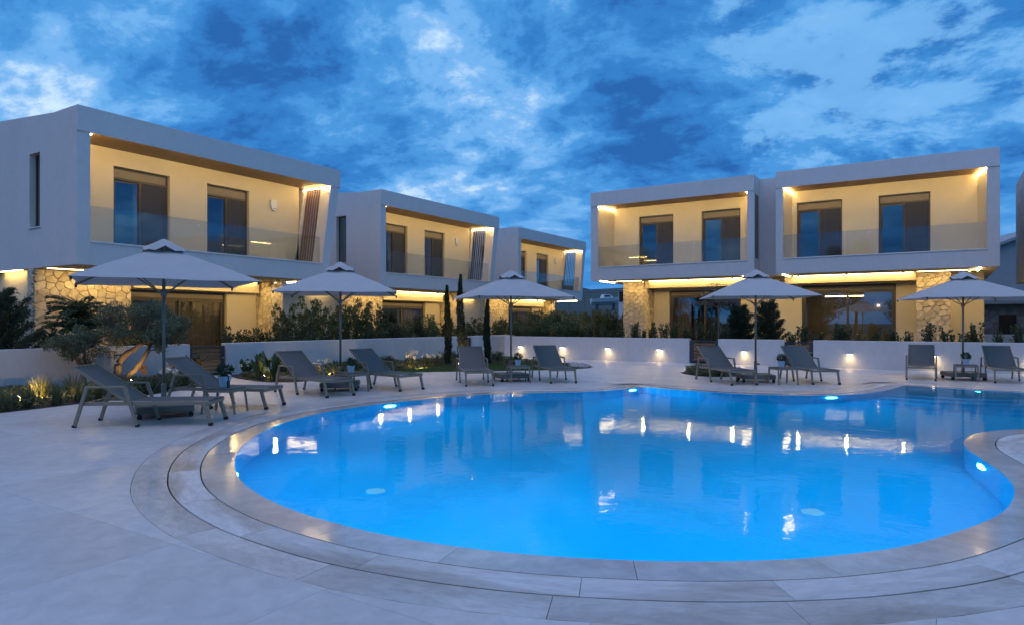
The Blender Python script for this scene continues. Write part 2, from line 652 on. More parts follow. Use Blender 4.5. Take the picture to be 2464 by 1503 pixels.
ORD = ['first', 'second', 'third', 'fourth', 'fifth', 'sixth', 'seventh', 'eighth', 'ninth', 'tenth', 'eleventh',
       'twelfth', 'thirteenth', 'fourteenth', 'fifteenth', 'sixteenth', 'seventeenth', 'eighteenth', 'nineteenth',
       'twentieth', 'twenty-first', 'twenty-second', 'twenty-third', 'twenty-fourth', 'twenty-fifth', 'twenty-sixth',
       'twenty-seventh', 'twenty-eighth', 'twenty-ninth', 'thirtieth', 'thirty-first', 'thirty-second', 'thirty-third',
       'thirty-fourth', 'thirty-fifth', 'thirty-sixth', 'thirty-seventh', 'thirty-eighth', 'thirty-ninth', 'fortieth']


def lamp(name, kind, parent, loc, energy, color, rot=(0, 0, 0), radius=0.03, spot=None, blend=0.6):
    d = bpy.data.lights.new(name, kind)
    d.energy = energy
    d.color = color
    d.shadow_soft_size = radius
    if spot:
        d.spot_size = R(spot)
        d.spot_blend = blend
    o = link(name, d, parent)
    o.location = loc
    o.rotation_euler = rot
    return o

# ------------------------------------------------------------------ pool outline (plan, metres)
EDGE = [(1.02, 12.28), (0.56, 11.72), (0.33, 11.15), (0.25, 10.5), (0.28, 9.9), (0.40, 9.3), (0.53, 8.62), (0.58, 7.95),
        (0.54, 7.40), (0.42, 6.78), (0.18, 6.15), (-0.20, 5.42), (-0.60, 4.93), (-0.97, 4.59), (-1.45, 4.26),
        (-1.94, 4.01), (-2.38, 3.84), (-2.86, 3.72), (-3.40, 3.65), (-3.98, 3.66), (-4.56, 3.73), (-5.20, 3.90),
        (-5.76, 4.13), (-6.27, 4.42), (-6.74, 4.74), (-7.30, 5.21), (-7.92, 5.89), (-8.40, 6.58), (-8.70, 7.15),
        (-8.98, 8.02), (-9.06, 8.85), (-8.99, 9.70), (-8.78, 10.70), (-8.55, 11.43), (-8.25, 12.05), (-7.80, 12.62),
        (-7.28, 13.08), (-6.80, 13.50), (-6.42, 14.05), (-6.22, 14.75), (-6.10, 15.42), (-5.53, 15.30), (-4.88, 15.16),
        (-4.08, 15.05), (-3.33, 15.08), (-2.66, 15.32), (-1.98, 15.78), (-1.44, 16.5), (-1.10, 17.45), (-0.90, 18.4),
        (-0.80, 19.2), (-0.50, 19.25), (-0.02, 19.02), (0.62, 18.78), (1.56, 18.68), (3.4, 18.6), (5.6, 17.9), (7.0, 16.2),
        (6.4, 14.2), (4.4, 13.1), (2.6, 12.9), (1.7, 12.7)]
CUSPS = {(-6.10, 15.42), (-0.80, 19.2)}


def catmull(pts, step=0.11):
    out, k = [], len(pts)
    for i in range(k):
        p0, p1, p2, p3 = (np.array(pts[(i + j - 1) % k], float) for j in range(4))
        if tuple(pts[i]) in CUSPS:
            p0 = p1 + (p1 - p2) * 0.5
        if tuple(pts[(i + 1) % k]) in CUSPS:
            p3 = p2 + (p2 - p1) * 0.5
        m = max(2, int(np.linalg.norm(p2 - p1) / step))
        for j in range(m):
            t = j / m
            out.append(0.5 * ((2 * p1) + (-p0 + p2) * t + (2 * p0 - 5 * p1 + 4 * p2 - p3) * t * t + (-p0 + 3 * p1 - 3 * p2 + p3) * t ** 3))
    return np.array(out)


OUT = catmull(EDGE)
NP = len(OUT)
area2 = np.sum(OUT[:, 0] * np.roll(OUT[:, 1], -1) - np.roll(OUT[:, 0], -1) * OUT[:, 1])
tan = np.roll(OUT, -1, 0) - np.roll(OUT, 1, 0)
tan /= np.linalg.norm(tan, axis=1)[:, None]
NOR = np.stack([tan[:, 1], -tan[:, 0]], 1) * (1 if area2 > 0 else -1)      # outward


def seg_dist(P):
    a, b = OUT, np.roll(OUT, -1, 0)
    ab = b - a
    t = np.clip(np.einsum('nk,mnk->mn', ab, P[:, None, :] - a[None]) / np.sum(ab * ab, 1)[None], 0, 1)
    c = a[None] + ab[None] * t[..., None]
    return np.sqrt(np.min(np.sum((P[:, None, :] - c) ** 2, 2), 1))


def offset(d):
    P = OUT + NOR * d
    if d <= 0:
        return P
    ok = seg_dist(P) > d * 0.985
    i = 0
    while i < NP:
        if not ok[i]:
            j = i
            while not ok[j % NP]:
                j += 1
            mid = (P[(i - 1) % NP] + P[j % NP]) / 2
            for k in range(i, j):
                P[k % NP] = mid
            i = j
        i += 1
    return P


def inside(poly, x, y):
    c = False
    j = len(poly) - 1
    for i in range(len(poly)):
        xi, yi = poly[i]
        xj, yj = poly[j]
        if (yi > y) != (yj > y) and x < (xj - xi) * (y - yi) / (yj - yi) + xi:
            c = not c
        j = i
    return c


def sheet(name, poly, z, mat, holes=(), depth=0.0, parent=None):
    """flat polygon with holes, triangulated; depth gives it sides"""
    vs, es = [], []
    for pl in (poly, *holes):
        o = len(vs)
        vs += [Vector((float(p[0]), float(p[1]))) for p in pl]
        es += [(o + i, o + (i + 1) % len(pl)) for i in range(len(pl))]
    rv, re, rf, *_ = delaunay_2d_cdt(vs, es, [], 0, 1e-5)
    fs = []
    for f in rf:
        cx = sum(rv[i].x for i in f) / len(f)
        cy = sum(rv[i].y for i in f) / len(f)
        if inside(poly, cx, cy) and not any(inside(h, cx, cy) for h in holes):
            fs.append(tuple(f))
    if not fs:
        return None
    me = bpy.data.meshes.new(name)
    me.from_pydata([(p.x, p.y, z) for p in rv], [], fs)
    bm = bmesh.new()
    bm.from_mesh(me)
    bmesh.ops.delete(bm, geom=[v for v in bm.verts if not v.link_faces], context='VERTS')
    bmesh.ops.recalc_face_normals(bm, faces=bm.faces)
    for f in bm.faces:
        if f.normal.z < 0:
            f.normal_flip()
    if depth:
        be = [e for e in bm.edges if len(e.link_faces) == 1]
        r = bmesh.ops.extrude_edge_only(bm, edges=be)
        for v in r['geom']:
            if isinstance(v, bmesh.types.BMVert):
                v.co.z -= depth
    bm.to_mesh(me)
    bm.free()
    me.materials.append(MATS[mat])
    return link(name, me, parent)


# ------------------------------------------------------------------ ground and terrain
BED_LEFT = [(-18.02, -6.0), (-13.6, -6.0), (-13.5, 1.0), (-13.5, 4.0), (-13.58, 5.0), (-13.7, 5.7), (-13.85, 6.4), (-14.05, 7.1),
            (-14.3, 8.0), (-14.75, 9.1), (-15.6, 10.1), (-16.8, 10.75), (-18.02, 10.95)]
BED_MID = [(-18.02, 12.55), (-17.2, 11.95), (-16.4, 11.62), (-15.4, 11.38), (-14.7, 11.32), (-14.25, 11.6), (-14.1, 12.3), (-14.15, 13.4),
           (-14.2, 14.6), (-14.0, 15.6), (-13.5, 16.4), (-12.9, 17.0), (-12.2, 17.6), (-11.5, 18.3), (-10.8, 19.1), (-10.3, 19.9),
           (-10.1, 20.7), (-10.3, 21.5), (-10.9, 22.3), (-11.8, 23.0), (-13.2, 23.5), (-15.0, 23.75), (-18.02, 23.9)]
BED_ROUND = [(-6.85, 20.5), (-6.55, 19.9), (-6.1, 19.45), (-5.6, 19.25), (-5.15, 19.45), (-4.9, 19.95), (-4.9, 20.6), (-5.1, 21.4),
             (-5.5, 22.1), (-6.1, 22.5), (-6.6, 22.2), (-6.85, 21.4)]
RING_OUT = 0.955
ring_hole = [tuple(p) for p in offset(RING_OUT)][::4]
holes = [BED_LEFT, BED_MID, BED_ROUND]
DECK = [(-18.02, -8.0), (14.0, -8.0), (14.0, 25.32), (-18.02, 25.32)]
tag(sheet('deck_bed', DECK, -0.022, 'joint_grout', [ring_hole] + holes), kind='structure')
GROUND_IN = [(-18.6, -8.0), (14.0, -8.0), (14.0, 25.6), (-18.6, 25.6)]
tag(sheet('ground', [(-900, -700), (900, -700), (900, 40), (-900, 40)], -0.06, 'field', [GROUND_IN]), kind='structure')
# planted terraces behind the garden walls
tag(MB().box(-60, -18.38, -30, 60, -0.3, 0.18).build('left_terrace', 'soil'), kind='structure')
tag(MB().box(-16.6, 40, 25.62, 60, -0.3, 0.45).build('right_terrace', 'soil'), kind='structure')
tag(MB().box(-18.33, -16.62, 25.7, 60, -0.3, 0.02).build('passage', 'deck_stone'), kind='structure')
# rising land behind the villas
hv, hf = [], []
NX, NY = 90, 26
for j in range(NY):
    y = 40 + (j / (NY - 1)) ** 1.7 * 620
    for i in range(NX):
        x = -700 + 1400 * i / (NX - 1)
        far = (y - 40) / 620
        h = -0.05 + 0.085 * max(0, y - 52) * (1 - 0.25 * far)
        ridge = 0.55 + 0.25 * math.sin(x * 0.011 + 0.6) + 0.12 * math.sin(x * 0.031 + 2.0) + 0.05 * math.sin(x * 0.09)
        h = min(h, 6.0 + 0.02 * (y - 100)) if y > 100 else h
        hv.append((x, y, max(-0.05, h) + (ridge * 62 * max(0, far - 0.2) ** 1.1 if far > 0.2 else 0)))
for j in range(NY - 1):
    for i in range(NX - 1):
        a = j * NX + i
        hf.append((a, a + 1, a + NX + 1, a + NX))
tag(MB().add(hv, hf).build('hill', 'hill_ground', smooth=True), kind='structure')

# ------------------------------------------------------------------ pool
basin = MB()
bot = -1.35
vs = [(p[0], p[1], 0.0) for p in OUT] + [(p[0], p[1], bot) for p in OUT]
basin.add(vs, [(i, (i + 1) % NP, (i + 1) % NP + NP, i + NP) for i in range(NP)])
pool = basin.build('pool_basin', 'pool_plaster')
tag(pool, kind='structure')
sheet('pool_floor', [tuple(p) for p in OUT], bot, 'pool_plaster', parent=pool)
wat = sheet('water', [tuple(p) for p in offset(-0.001)], -0.005, 'water')
tag(wat, kind='structure')
# round entry steps in the far right corner
for k, (r_, zt) in enumerate(((4.1, -1.05), (3.6, -0.80), (3.1, -0.55), (2.6, -0.30))):
    cx, cy = 0.2, 19.6
    ring = [(cx + r_ * math.cos(t * math.pi / 32), cy + r_ * math.sin(t * math.pi / 32)) for t in range(64)]
    st = MB()
    st.add([(x, y, zt) for x, y in ring] + [(x, y, bot + 0.002) for x, y in ring],
           [tuple(range(64))] + [(i, (i + 1) % 64, (i + 1) % 64 + 64, i + 64) for i in range(64)])
    so = st.build('pool_step', 'pool_plaster', pool)
    ed = MB()
    a_, b_ = r_ + 0.004, r_ - 0.06
    k64 = range(64)
    ed.add([(cx + q * math.cos(t * math.pi / 32), cy + q * math.sin(t * math.pi / 32), zt + 0.003) for q in (a_, b_) for t in k64],
           [(t, (t + 1) % 64, (t + 1) % 64 + 64, t + 64) for t in k64])
    ed.build('step_nosing', 'step_edge', so)
# underwater lamps
for (x, y) in [(-8.97, 9.75), (-6.15, 14.95), (-1.95, 15.8), (0.75, 18.75), (-6.4, 4.5), (0.40, 9.3), (-3.3, 3.66), (0.15, 6.1),
               (-1.3, 4.35), (4.4, 13.1)]:
    i = int(np.argmin((OUT[:, 0] - x) ** 2 + (OUT[:, 1] - y) ** 2))
    p, nn = OUT[i], -NOR[i]
    ang = math.atan2(nn[1], nn[0])
    lo = MB().lathe([(0.0, 0), (0.13, 0), (0.13, 0.015), (0.11, 0.02), (0.0, 0.021)]).build('pool_light', 'pool_lamp', pool)
    lo.location = (p[0] + nn[0] * 0.01, p[1] + nn[1] * 0.01, -0.42)
    lo.rotation_euler = (0, R(90), ang)
for (x, y) in [(-5.4, 5.6), (-4.6, 9.0), (-1.1, 7.4), (-5.2, 12.6), (-2.2, 13.0)]:
    q = MB().lathe([(0.0, 0), (0.11, 0), (0.10, 0.012), (0, 0.013)]).build('floor_inlet', 'white_plastic', pool)
    q.location = (x, y, bot + 0.001)

# ------------------------------------------------------------------ coping rings
LEVELS = [0.0, 0.328, 0.342, 0.628, 0.642, 0.945]
OFFS = {d: offset(d) for d in LEVELS + [0.96, -0.02]}
cop = MB()
a_, b_ = OFFS[0.0], OFFS[0.96]
cop.add([(p[0], p[1], -0.035) for p in a_] + [(p[0], p[1], -0.035) for p in b_],
        [(i, (i + 1) % NP, (i + 1) % NP + NP, i + NP) for i in range(NP)])
coping = cop.build('pool_coping', 'slot_dark')
tag(coping, kind='structure')
# arc length
seg = np.linalg.norm(np.roll(OUT, -1, 0) - OUT, axis=1)
S = np.concatenate([[0], np.cumsum(seg)])


def at_s(P, s):
    s = s % S[-1]
    i = int(np.searchsorted(S, s, 'right') - 1)
    i = min(i, NP - 1)
    t = (s - S[i]) / max(seg[i], 1e-9)
    return P[i] * (1 - t) + P[(i + 1) % NP] * t


def ring_stones(name, d0, d1, mat, length, shift, z=0.0, gap=0.0035):
    A, B = OFFS[d0], OFFS[d1]
    cnt = int(S[-1] / length)
    cuts = [S[-1] * (k + 0.18 * (rng.random() - 0.5)) / cnt + shift for k in range(cnt)]
    for k in range(cnt):
        s0 = cuts[k] + gap / 2
        s1 = (cuts[k + 1] if k + 1 < cnt else cuts[0] + S[-1]) - gap / 2
        m = max(3, int((s1 - s0) / 0.12))
        ss = [s0 + (s1 - s0) * j / m for j in range(m + 1)]
        pa = [at_s(A, s) for s in ss]
        pb = [at_s(B, s) for s in ss]
        ctr = (pa[m // 2] + pb[m // 2]) / 2
        tg = pa[-1] - pa[0]
        ang = math.atan2(tg[1], tg[0])
        c_, s_ = math.cos(-ang), math.sin(-ang)

        def loc(p):
            q = p - ctr
            return (q[0] * c_ - q[1] * s_, q[0] * s_ + q[1] * c_)
        top = [(*loc(p), 0.0) for p in pa] + [(*loc(p), 0.0) for p in pb]
        low = [(x, y, -0.034) for x, y, _ in top]
        M = m + 1
        fs = [(j, j + 1, j + 1 + M, j + M) for j in range(m)]
        loop = list(range(M)) + list(range(2 * M - 1, M - 1, -1))
        fs += [(loop[j], loop[(j + 1) % len(loop)], loop[(j + 1) % len(loop)] + 2 * M, loop[j] + 2 * M) for j in range(len(loop))]
        o = MB().add(top + low, fs).build(name, mat, coping)
        o.location = (ctr[0], ctr[1], z)
        o.rotation_euler = (0, 0, ang)


ring_stones('coping_stone', 0.0, 0.328, 'wet_stone', 1.15, 0.0)
ring_stones('channel_stone', 0.342, 0.628, 'strip_stone', 1.15, 0.35, z=0.001)
ring_stones('border_stone', 0.642, 0.945, 'ring_stone', 1.2, 0.1)

# ------------------------------------------------------------------ paving
deck = MB().box(-18.0, -17.99, -8, -7.99, -0.03, -0.02).build('pool_deck', 'joint_grout')
tag(deck, kind='structure')
ringp = [tuple(p) for p in offset(0.951)][::3]
forb = [ringp] + holes
boxes_ = [(min(p[0] for p in f), max(p[0] for p in f), min(p[1] for p in f), max(p[1] for p in f)) for f in forb]
T = 1.5
GAP = 0.0012
shared = None
DX0, DY0 = -18.02, -8.0
nx, ny = int(32.0 / T) + 1, int(33.3 / T) + 1


def in_view(x, y):
    c, s = math.cos(R(32.5)), math.sin(R(32.5))
    cx, cy = x * c + y * s, -x * s + y * c
    return cy > 1.2 and abs(cx) < cy * 0.86 + 1.6


leftover = []
for ix in range(nx):
    for iy in range(ny):
        x0, x1 = DX0 + ix * T, min(DX0 + (ix + 1) * T, 14.0)
        y0, y1 = DY0 + iy * T + 0.2, min(DY0 + (iy + 1) * T + 0.2, 25.32)
        if y1 <= y0 + 0.05:
            continue
        cx, cy = (x0 + x1) / 2, (y0 + y1) / 2
        if not in_view(cx, cy):
            leftover.append((x0, x1, y0, y1))
            continue
        hit = [f for f, b in zip(forb, boxes_) if b[0] < x1 and b[1] > x0 and b[2] < y1 and b[3] > y0]
        near = []
        for f in hit:
            fa = np.array(f)
            ins = inside(f, cx, cy)
            dist = np.min(np.hypot(fa[:, 0] - cx, fa[:, 1] - cy))
            if ins and dist > T * 0.8 + 0.4:
                near = None
                break
            if ins or dist < T * 0.8 + 1.3:
                near.append(f)
        if near is None:
            continue
        sq = [(x0 + GAP - cx, y0 + GAP - cy), (x1 - GAP - cx, y0 + GAP - cy), (x1 - GAP - cx, y1 - GAP - cy), (x0 + GAP - cx, y1 - GAP - cy)]
        full = abs(x1 - x0 - T) < 1e-6 and abs(y1 - y0 - T) < 1e-6
        if not near and full:
            if shared is None:
                o = sheet('paving_slab', sq, 0.0, 'deck_stone', depth=0.02, parent=deck)
                shared = o.data
            else:
                o = link('paving_slab', shared, deck)
        else:
            o = sheet('paving_slab', sq, 0.0, 'deck_stone', [[(p[0] - cx, p[1] - cy) for p in f] for f in near], depth=0.02, parent=deck)
        if o:
            o.location = (cx, cy, 0)
lm = MB()
for x0, x1, y0, y1 in leftover:
    lm.add([(x0 + GAP, y0 + GAP, -0.001), (x1 - GAP, y0 + GAP, -0.001), (x1 - GAP, y1 - GAP, -0.001), (x0 + GAP, y1 - GAP, -0.001)], [(0, 1, 2, 3)])
lo = lm.build('far_paving', 'deck_stone', deck)
lo['kind'] = 'stuff'

# ------------------------------------------------------------------ planting beds
for nm, bd in (('left_bed', BED_LEFT), ('middle_bed', BED_MID), ('round_bed', BED_ROUND)):
    tag(sheet(nm, bd, -0.012, 'soil'), kind='structure')
    k = len(bd)
    ctr = np.mean(np.array(bd), 0)


# ------------------------------------------------------------------ villas
def voronoi_cells(w, h, size, seed):
    r = random.Random(seed)
    nxc, nyc = max(1, round(w / size)), max(1, round(h / (size * 0.72)))
    pts = []
    for j in range(nyc):
        for i in range(nxc):
            pts.append(((i + 0.5 + (0.5 if j % 2 else 0) * 0.6 + r.uniform(-0.36, 0.36)) * w / nxc, (j + 0.5 + r.uniform(-0.34, 0.34)) * h / nyc))
    cells = []
    for p in pts:
        poly = [(0, 0), (w, 0), (w, h), (0, h)]
        for q in pts:
            if q is p or math.dist(p, q) > size * 3:
                continue
            mx, my = (p[0] + q[0]) / 2, (p[1] + q[1]) / 2
            dx, dy = q[0] - p[0], q[1] - p[1]
            res = []
            for a, b in zip(poly, poly[1:] + poly[:1]):
                da = (a[0] - mx) * dx + (a[1] - my) * dy
                db = (b[0] - mx) * dx + (b[1] - my) * dy
                if da <= 0:
                    res.append(a)
                if da * db < 0:
                    t = da / (da - db)
                    res.append((a[0] + (b[0] - a[0]) * t, a[1] + (b[1] - a[1]) * t))
            poly = res
            if not poly:
                break
        if len(poly) >= 3:
            cells.append(poly)
    return cells


def stone_face(parent, origin, ux, nrm, w, h, size, seed, mat='field_stone'):
    """lays single stones on a vertical face; origin lower left, ux along the face, nrm outward"""
    r = random.Random(seed)
    ux, nrm, uz = Vector(ux), Vector(nrm), Vector((0, 0, 1))
    for poly in voronoi_cells(w, h, size, seed):
        cx = sum(p[0] for p in poly) / len(poly)
        cy = sum(p[1] for p in poly) / len(poly)
        big = max(math.dist(p, (cx, cy)) for p in poly)
        if big < 0.05:
            continue
        k = 1 - 0.009 / big
        t = r.uniform(0.022, 0.05)
        # cut the corners of the cell so that the stone is rounded
        rp = []
        m = len(poly)
        for i in range(m):
            a, b, c = poly[i - 1], poly[i], poly[(i + 1) % m]
            rp.append((b[0] + (a[0] - b[0]) * 0.2, b[1] + (a[1] - b[1]) * 0.2))
            rp.append((b[0] + (c[0] - b[0]) * 0.2, b[1] + (c[1] - b[1]) * 0.2))
        rings = []
        for sc, hh in ((k, 0.0), (k * 0.985, t * 0.75), (k * 0.86, t)):
            rings.append([ux * ((p[0] - cx) * sc) + uz * ((p[1] - cy) * sc) + nrm * hh for p in rp])
        kk = len(rp)
        tilt = (r.uniform(-0.3, 0.3) * t, r.uniform(-0.3, 0.3) * t)
        rings[2] = [v + nrm * (tilt[0] * ((i % kk) / kk - 0.5) * 2) for i, v in enumerate(rings[2])]
        fs = []
        for a in range(2):
            fs += [(a * kk + i, a * kk + (i + 1) % kk, (a + 1) * kk + (i + 1) % kk, (a + 1) * kk + i) for i in range(kk)]
        fs.append(tuple(2 * kk + i for i in range(kk)))
        o = MB().add(rings[0] + rings[1] + rings[2], fs).build('stone', mat, parent)
        o.location = Vector(origin) + ux * cx + uz * cy


def glazed_door(name, parent, x0, x1, y, z0, z1, shutter=0.30, curtain=(0.0, 1.0), fw=0.055, screen=True):
    """sliding door: frame, two leaves with panes, roller shutter box"""
    f = MB()
    f.box(x0, x0 + fw, y, y + 0.10, z0, z1).box(x1 - fw, x1, y, y + 0.10, z0, z1)
    f.box(x0 + fw, x1 - fw, y, y + 0.10, z0, z0 + 0.05)
    f.box(x0 + fw, x1 - fw, y, y + 0.10, z1 - shutter - 0.06, z1 - shutter)
    d = f.build(name, 'frame_taupe', parent)
    sb = MB().box(x0 + fw, x1 - fw, y + 0.02, y + 0.10, z1 - shutter + 0.001, z1 - 0.07)
    for k in range(3):
        zz_ = z1 - shutter + 0.02 + k * (shutter - 0.09) / 3
        sb.box(x0 + fw + 0.005, x1 - fw - 0.005, y + 0.008, y + 0.019, zz_, zz_ + (shutter - 0.09) / 3 - 0.012)
    sb.build('shutter_box', 'shutter_taupe', d)
    MB().box(x0 + fw, x1 - fw, y + 0.005, y + 0.09, z1 - 0.068, z1).build('shutter_rail', 'frame_taupe', d)
    xm = (x0 + x1) / 2
    zt = z1 - shutter - 0.061
    zb_ = z0 + 0.051
    for i, (a, b) in enumerate(((x0 + fw, xm + 0.03), (xm - 0.03, x1 - fw))):
        yy = y + 0.052 if i == 0 else y + 0.012
        lf = MB()
        lf.box(a, a + 0.075, yy, yy + 0.035, zb_, zt).box(b - 0.075, b, yy, yy + 0.035, zb_, zt)
        lf.box(a + 0.075, b - 0.075, yy, yy + 0.035, zb_, zb_ + 0.07).box(a + 0.075, b - 0.075, yy, yy + 0.035, zt - 0.06, zt)
        lf.build('sash', 'frame_taupe', d)
        MB().add([(a + 0.05, yy + 0.018, zb_ + 0.06), (b - 0.05, yy + 0.018, zb_ + 0.06), (b - 0.05, yy + 0.018, zt - 0.05), (a + 0.05, yy + 0.018, zt - 0.05)],
                 [(0, 1, 2, 3)]).build('pane', 'window_glass', d)
    if screen:
        MB().box(xm + 0.03, x1 - fw - 0.002, y - 0.006, y + 0.004, zb_, zt).build('insect_screen', 'screen_mesh', d)
    if curtain:
        cvs, cfs = [], []
        a, b = x0 + (x1 - x0) * curtain[0], x0 + (x1 - x0) * curtain[1]
        m = max(8, int((b - a) / 0.035))
        for k in range(m + 1):
            xx = a + (b - a) * k / m
            yy = y + 0.30 + 0.035 * math.sin(k * 1.25) + 0.015 * math.sin(k * 0.37)
            cvs += [(xx, yy, z0 + 0.03), (xx, yy, z1 - 0.05)]
        cfs = [(2 * k, 2 * k + 2, 2 * k + 3, 2 * k + 1) for k in range(m)]
        MB().add(cvs, cfs).build('curtain', 'curtain', d, smooth=True)
    return d


def wall_with_holes(mb, x0, x1, y0, y1, z0, z1, holes_):
    """wall slab along X with rectangular openings (xa, xb, za, zb)"""
    hs = sorted(holes_)
    cur = x0
    for xa, xb, za, zb_ in hs:
        if xa > cur:
            mb.box(cur, xa, y0, y1, z0, z1)
        if za > z0:
            mb.box(xa, xb, y0, y1, z0, za)
        if zb_ < z1:
            mb.box(xa, xb, y0, y1, zb_, z1)
        cur = xb
    if cur < x1:
        mb.box(cur, x1, y0, y1, z0, z1)


def strip(parent, p, q, name='led_strip', mat='led_strip', w=0.045, h=0.03):
    return MB().bar(p, q, w, h).build(name, mat, parent)


def villa(label, loc, rz, zb, W, pl, pr, slant, doors, siren, ground, slit=None, depth=9.0, panels=4, rise=True,
          strips=('L', 'R'), stone_seed=1, slat_mat='slat_wood', splay=(0.012, 0.012)):
    """local axes: X along the front (viewer's left to right), Y into the house, Z up; origin at the box corner on deck level"""
    v = empty('villa', loc, rz)
    tag(v, label, 'villa', 'white two-storey villas around the pool')
    zs, zg, zsf, zt = zb + 0.66, zb + 1.63, zb + 3.60, zb + 4.28      # sill, rail top, soffit, parapet top
    zf = zb + 0.60
    DB = 1.5                                                         # depth of the balcony
    # ---- outer shell of the upper box
    sh = MB()
    xb0, xb1 = (W - 0.62, W - 0.06) if slant else (W, W)             # outer right edge below / at soffit
    xi0, xi1 = (xb0 - pr + 0.04, xb1 - pr) if slant else (W - pr, W - pr)
    lean = (xb1 - xb0) / 3.6

    def ox(z):
        return xb0 + lean * (z - zb) if slant else W

    def ix(z):
        return xi0 + (xi1 - xi0) / 3.6 * (z - zb) if slant else W - pr
    # left side wall (with slit window)
    top_side = [(0.32, zt), (1.3, zt), (4.8, zt + 0.30), (depth, zt + 0.42), (depth, zsf), (0.015, zsf), (0.015, zsf + 0.099), (0.32, zsf + 0.099)] if rise else \
        [(0.32, zt), (depth, zt), (depth, zsf), (0.32, zsf)]
    if slit:
        s0, s1, sa, sb_ = slit
        sh.box(0, pl, 0, s0, zb, zsf).box(0, pl, s1, depth, zb, zsf)
        sh.box(0, pl, s0, s1, zb, sa).box(0, pl, s0, s1, sb_, zsf)
    else:
        sh.box(0, pl, 0, depth, zb, zsf)
    sh.prism_yz(top_side, 0, pl)
    # right side wall
    if slant:
        ya, yb = 0.55, DB
        q = lambda y0, y1: sh.hexa([(ix(zb), y0, zb), (ox(zb), y0, zb), (ox(zb), y1, zb), (ix(zb), y1, zb)],
                                   [(ix(zsf), y0, zsf), (ox(zsf), y0, zsf), (ox(zsf), y1, zsf), (ix(zsf), y1, zsf)])
        q(0, ya)
        q(yb, depth)
        sh.hexa([(ix(zb), ya, zb), (ox(zb), ya, zb), (ox(zb), yb, zb), (ix(zb), yb, zb)],
                [(ix(zf), ya, zf), (ox(zf), ya, zf), (ox(zf), yb, zf), (ix(zf), yb, zf)])
    else:
        sh.box(W - pr, W, 0, depth, zb, zsf)
    sh.prism_yz(top_side, W - pr, W)
    # back wall, roof slab, under slab
    sh.box(pl, (ix(zb) if slant else W - pr), depth - 0.3, depth, zb, zsf)
    sh.box(pl, W - pr, 0.32, depth, zsf + 0.10, zsf + 0.35)
    sh.hexa([(pl, 0.2, zb), (ix(zb) - 0.001, 0.2, zb), (ix(zb) - 0.001, depth - 0.3, zb), (pl, depth - 0.3, zb)],
            [(pl, 0.2, zf), (ix(zf) - 0.001, 0.2, zf), (ix(zf) - 0.001, depth - 0.3, zf), (pl, depth - 0.3, zf)])
    sh.build('upper_walls', 'plaster', v)
    MB().prism_yz([(-0.035, zsf), (0.014, zsf), (0.014, zsf + 0.10), (0.318, zsf + 0.10), (0.318, zt), (-0.035, zt)], 0, W).build('parapet', 'plaster', v, bevel=0.006)
    fb = MB()
    fb.hexa([(pl + 0.001, 0.0, zb), (ix(zb) - 0.001, 0.0, zb), (ix(zb) - 0.001, 0.199, zb), (pl + 0.001, 0.199, zb)],
            [(pl + 0.001, 0.0, zs - 0.05), (ix(zs - 0.05) - 0.001, 0.0, zs - 0.05), (ix(zs - 0.05) - 0.001, 0.199, zs - 0.05), (pl + 0.001, 0.199, zs - 0.05)])
    fb.build('balcony_front', 'plaster', v)
    MB().box(pl + 0.002, ix(zs) - 0.002, -0.025, 0.21, zs - 0.048, zs).build('balcony_sill', 'sill_stone', v, bevel=0.006)
    MB().box(pl + 0.001, W - pr - 0.001, 0.016, DB + 0.3, zsf + 0.06, zsf + 0.098).build('soffit', 'soffit_wood', v)
    # ---- balcony back wall and doors
    bw = MB()
    zd = zb + 3.16
    wall_with_holes(bw, pl, ix(zb + 1.8), DB, DB + 0.28, zf, zsf + 0.058, [(a, b, zf, zd) for a, b in doors])
    bw.build('balcony_wall', 'plaster_led_tint', v)
    # lining of the side walls inside the balcony
    def lining(xa, xb, z0_, z1_):
        q_ = [(xa, 0.03), (xa, DB - 0.002), (xb, DB - 0.002), (xa + math.copysign(0.012, xb - xa), 0.03)]
        MB().hexa([(x, y, z0_) for x, y in q_], [(x, y, z1_) for x, y in q_]).build('side_lining', 'plaster_led_tint', v)
    sl, sr = splay
    lining(pl, pl + sl, zs, zsf + 0.058)
    if not slant:
        lining(W - pr, W - pr - sr, zs, zsf + 0.058)
    for k, (a, b) in enumerate(doors):
        glazed_door('balcony_door', v, a + 0.004, b - 0.004, DB + 0.13, zf + 0.004, zd - 0.004, curtain=(0.46, 1.0) if k % 2 == 0 else (0.5, 1.0))
    rm = MB()
    rm.box(pl + 0.01, W - pr - 0.8, 4.2, 4.3, zf, zsf).box((doors[0][1] + doors[1][0]) / 2 - 0.05, (doors[0][1] + doors[1][0]) / 2 + 0.05, DB + 0.3, 4.19, zf, zsf)
    rm.build('room_walls', 'room_wall', v)
    # ---- glass balustrade in panels
    ga, gb = pl + 0.02, ix(zs) - 0.03
    for k in range(panels):
        a = ga + (gb - ga) * k / panels + 0.008
        b = ga + (gb - ga) * (k + 1) / panels - 0.008
        MB().box(a, b, 0.085, 0.097, zs + 0.001, zg).build('glass_panel', 'rail_glass', v)
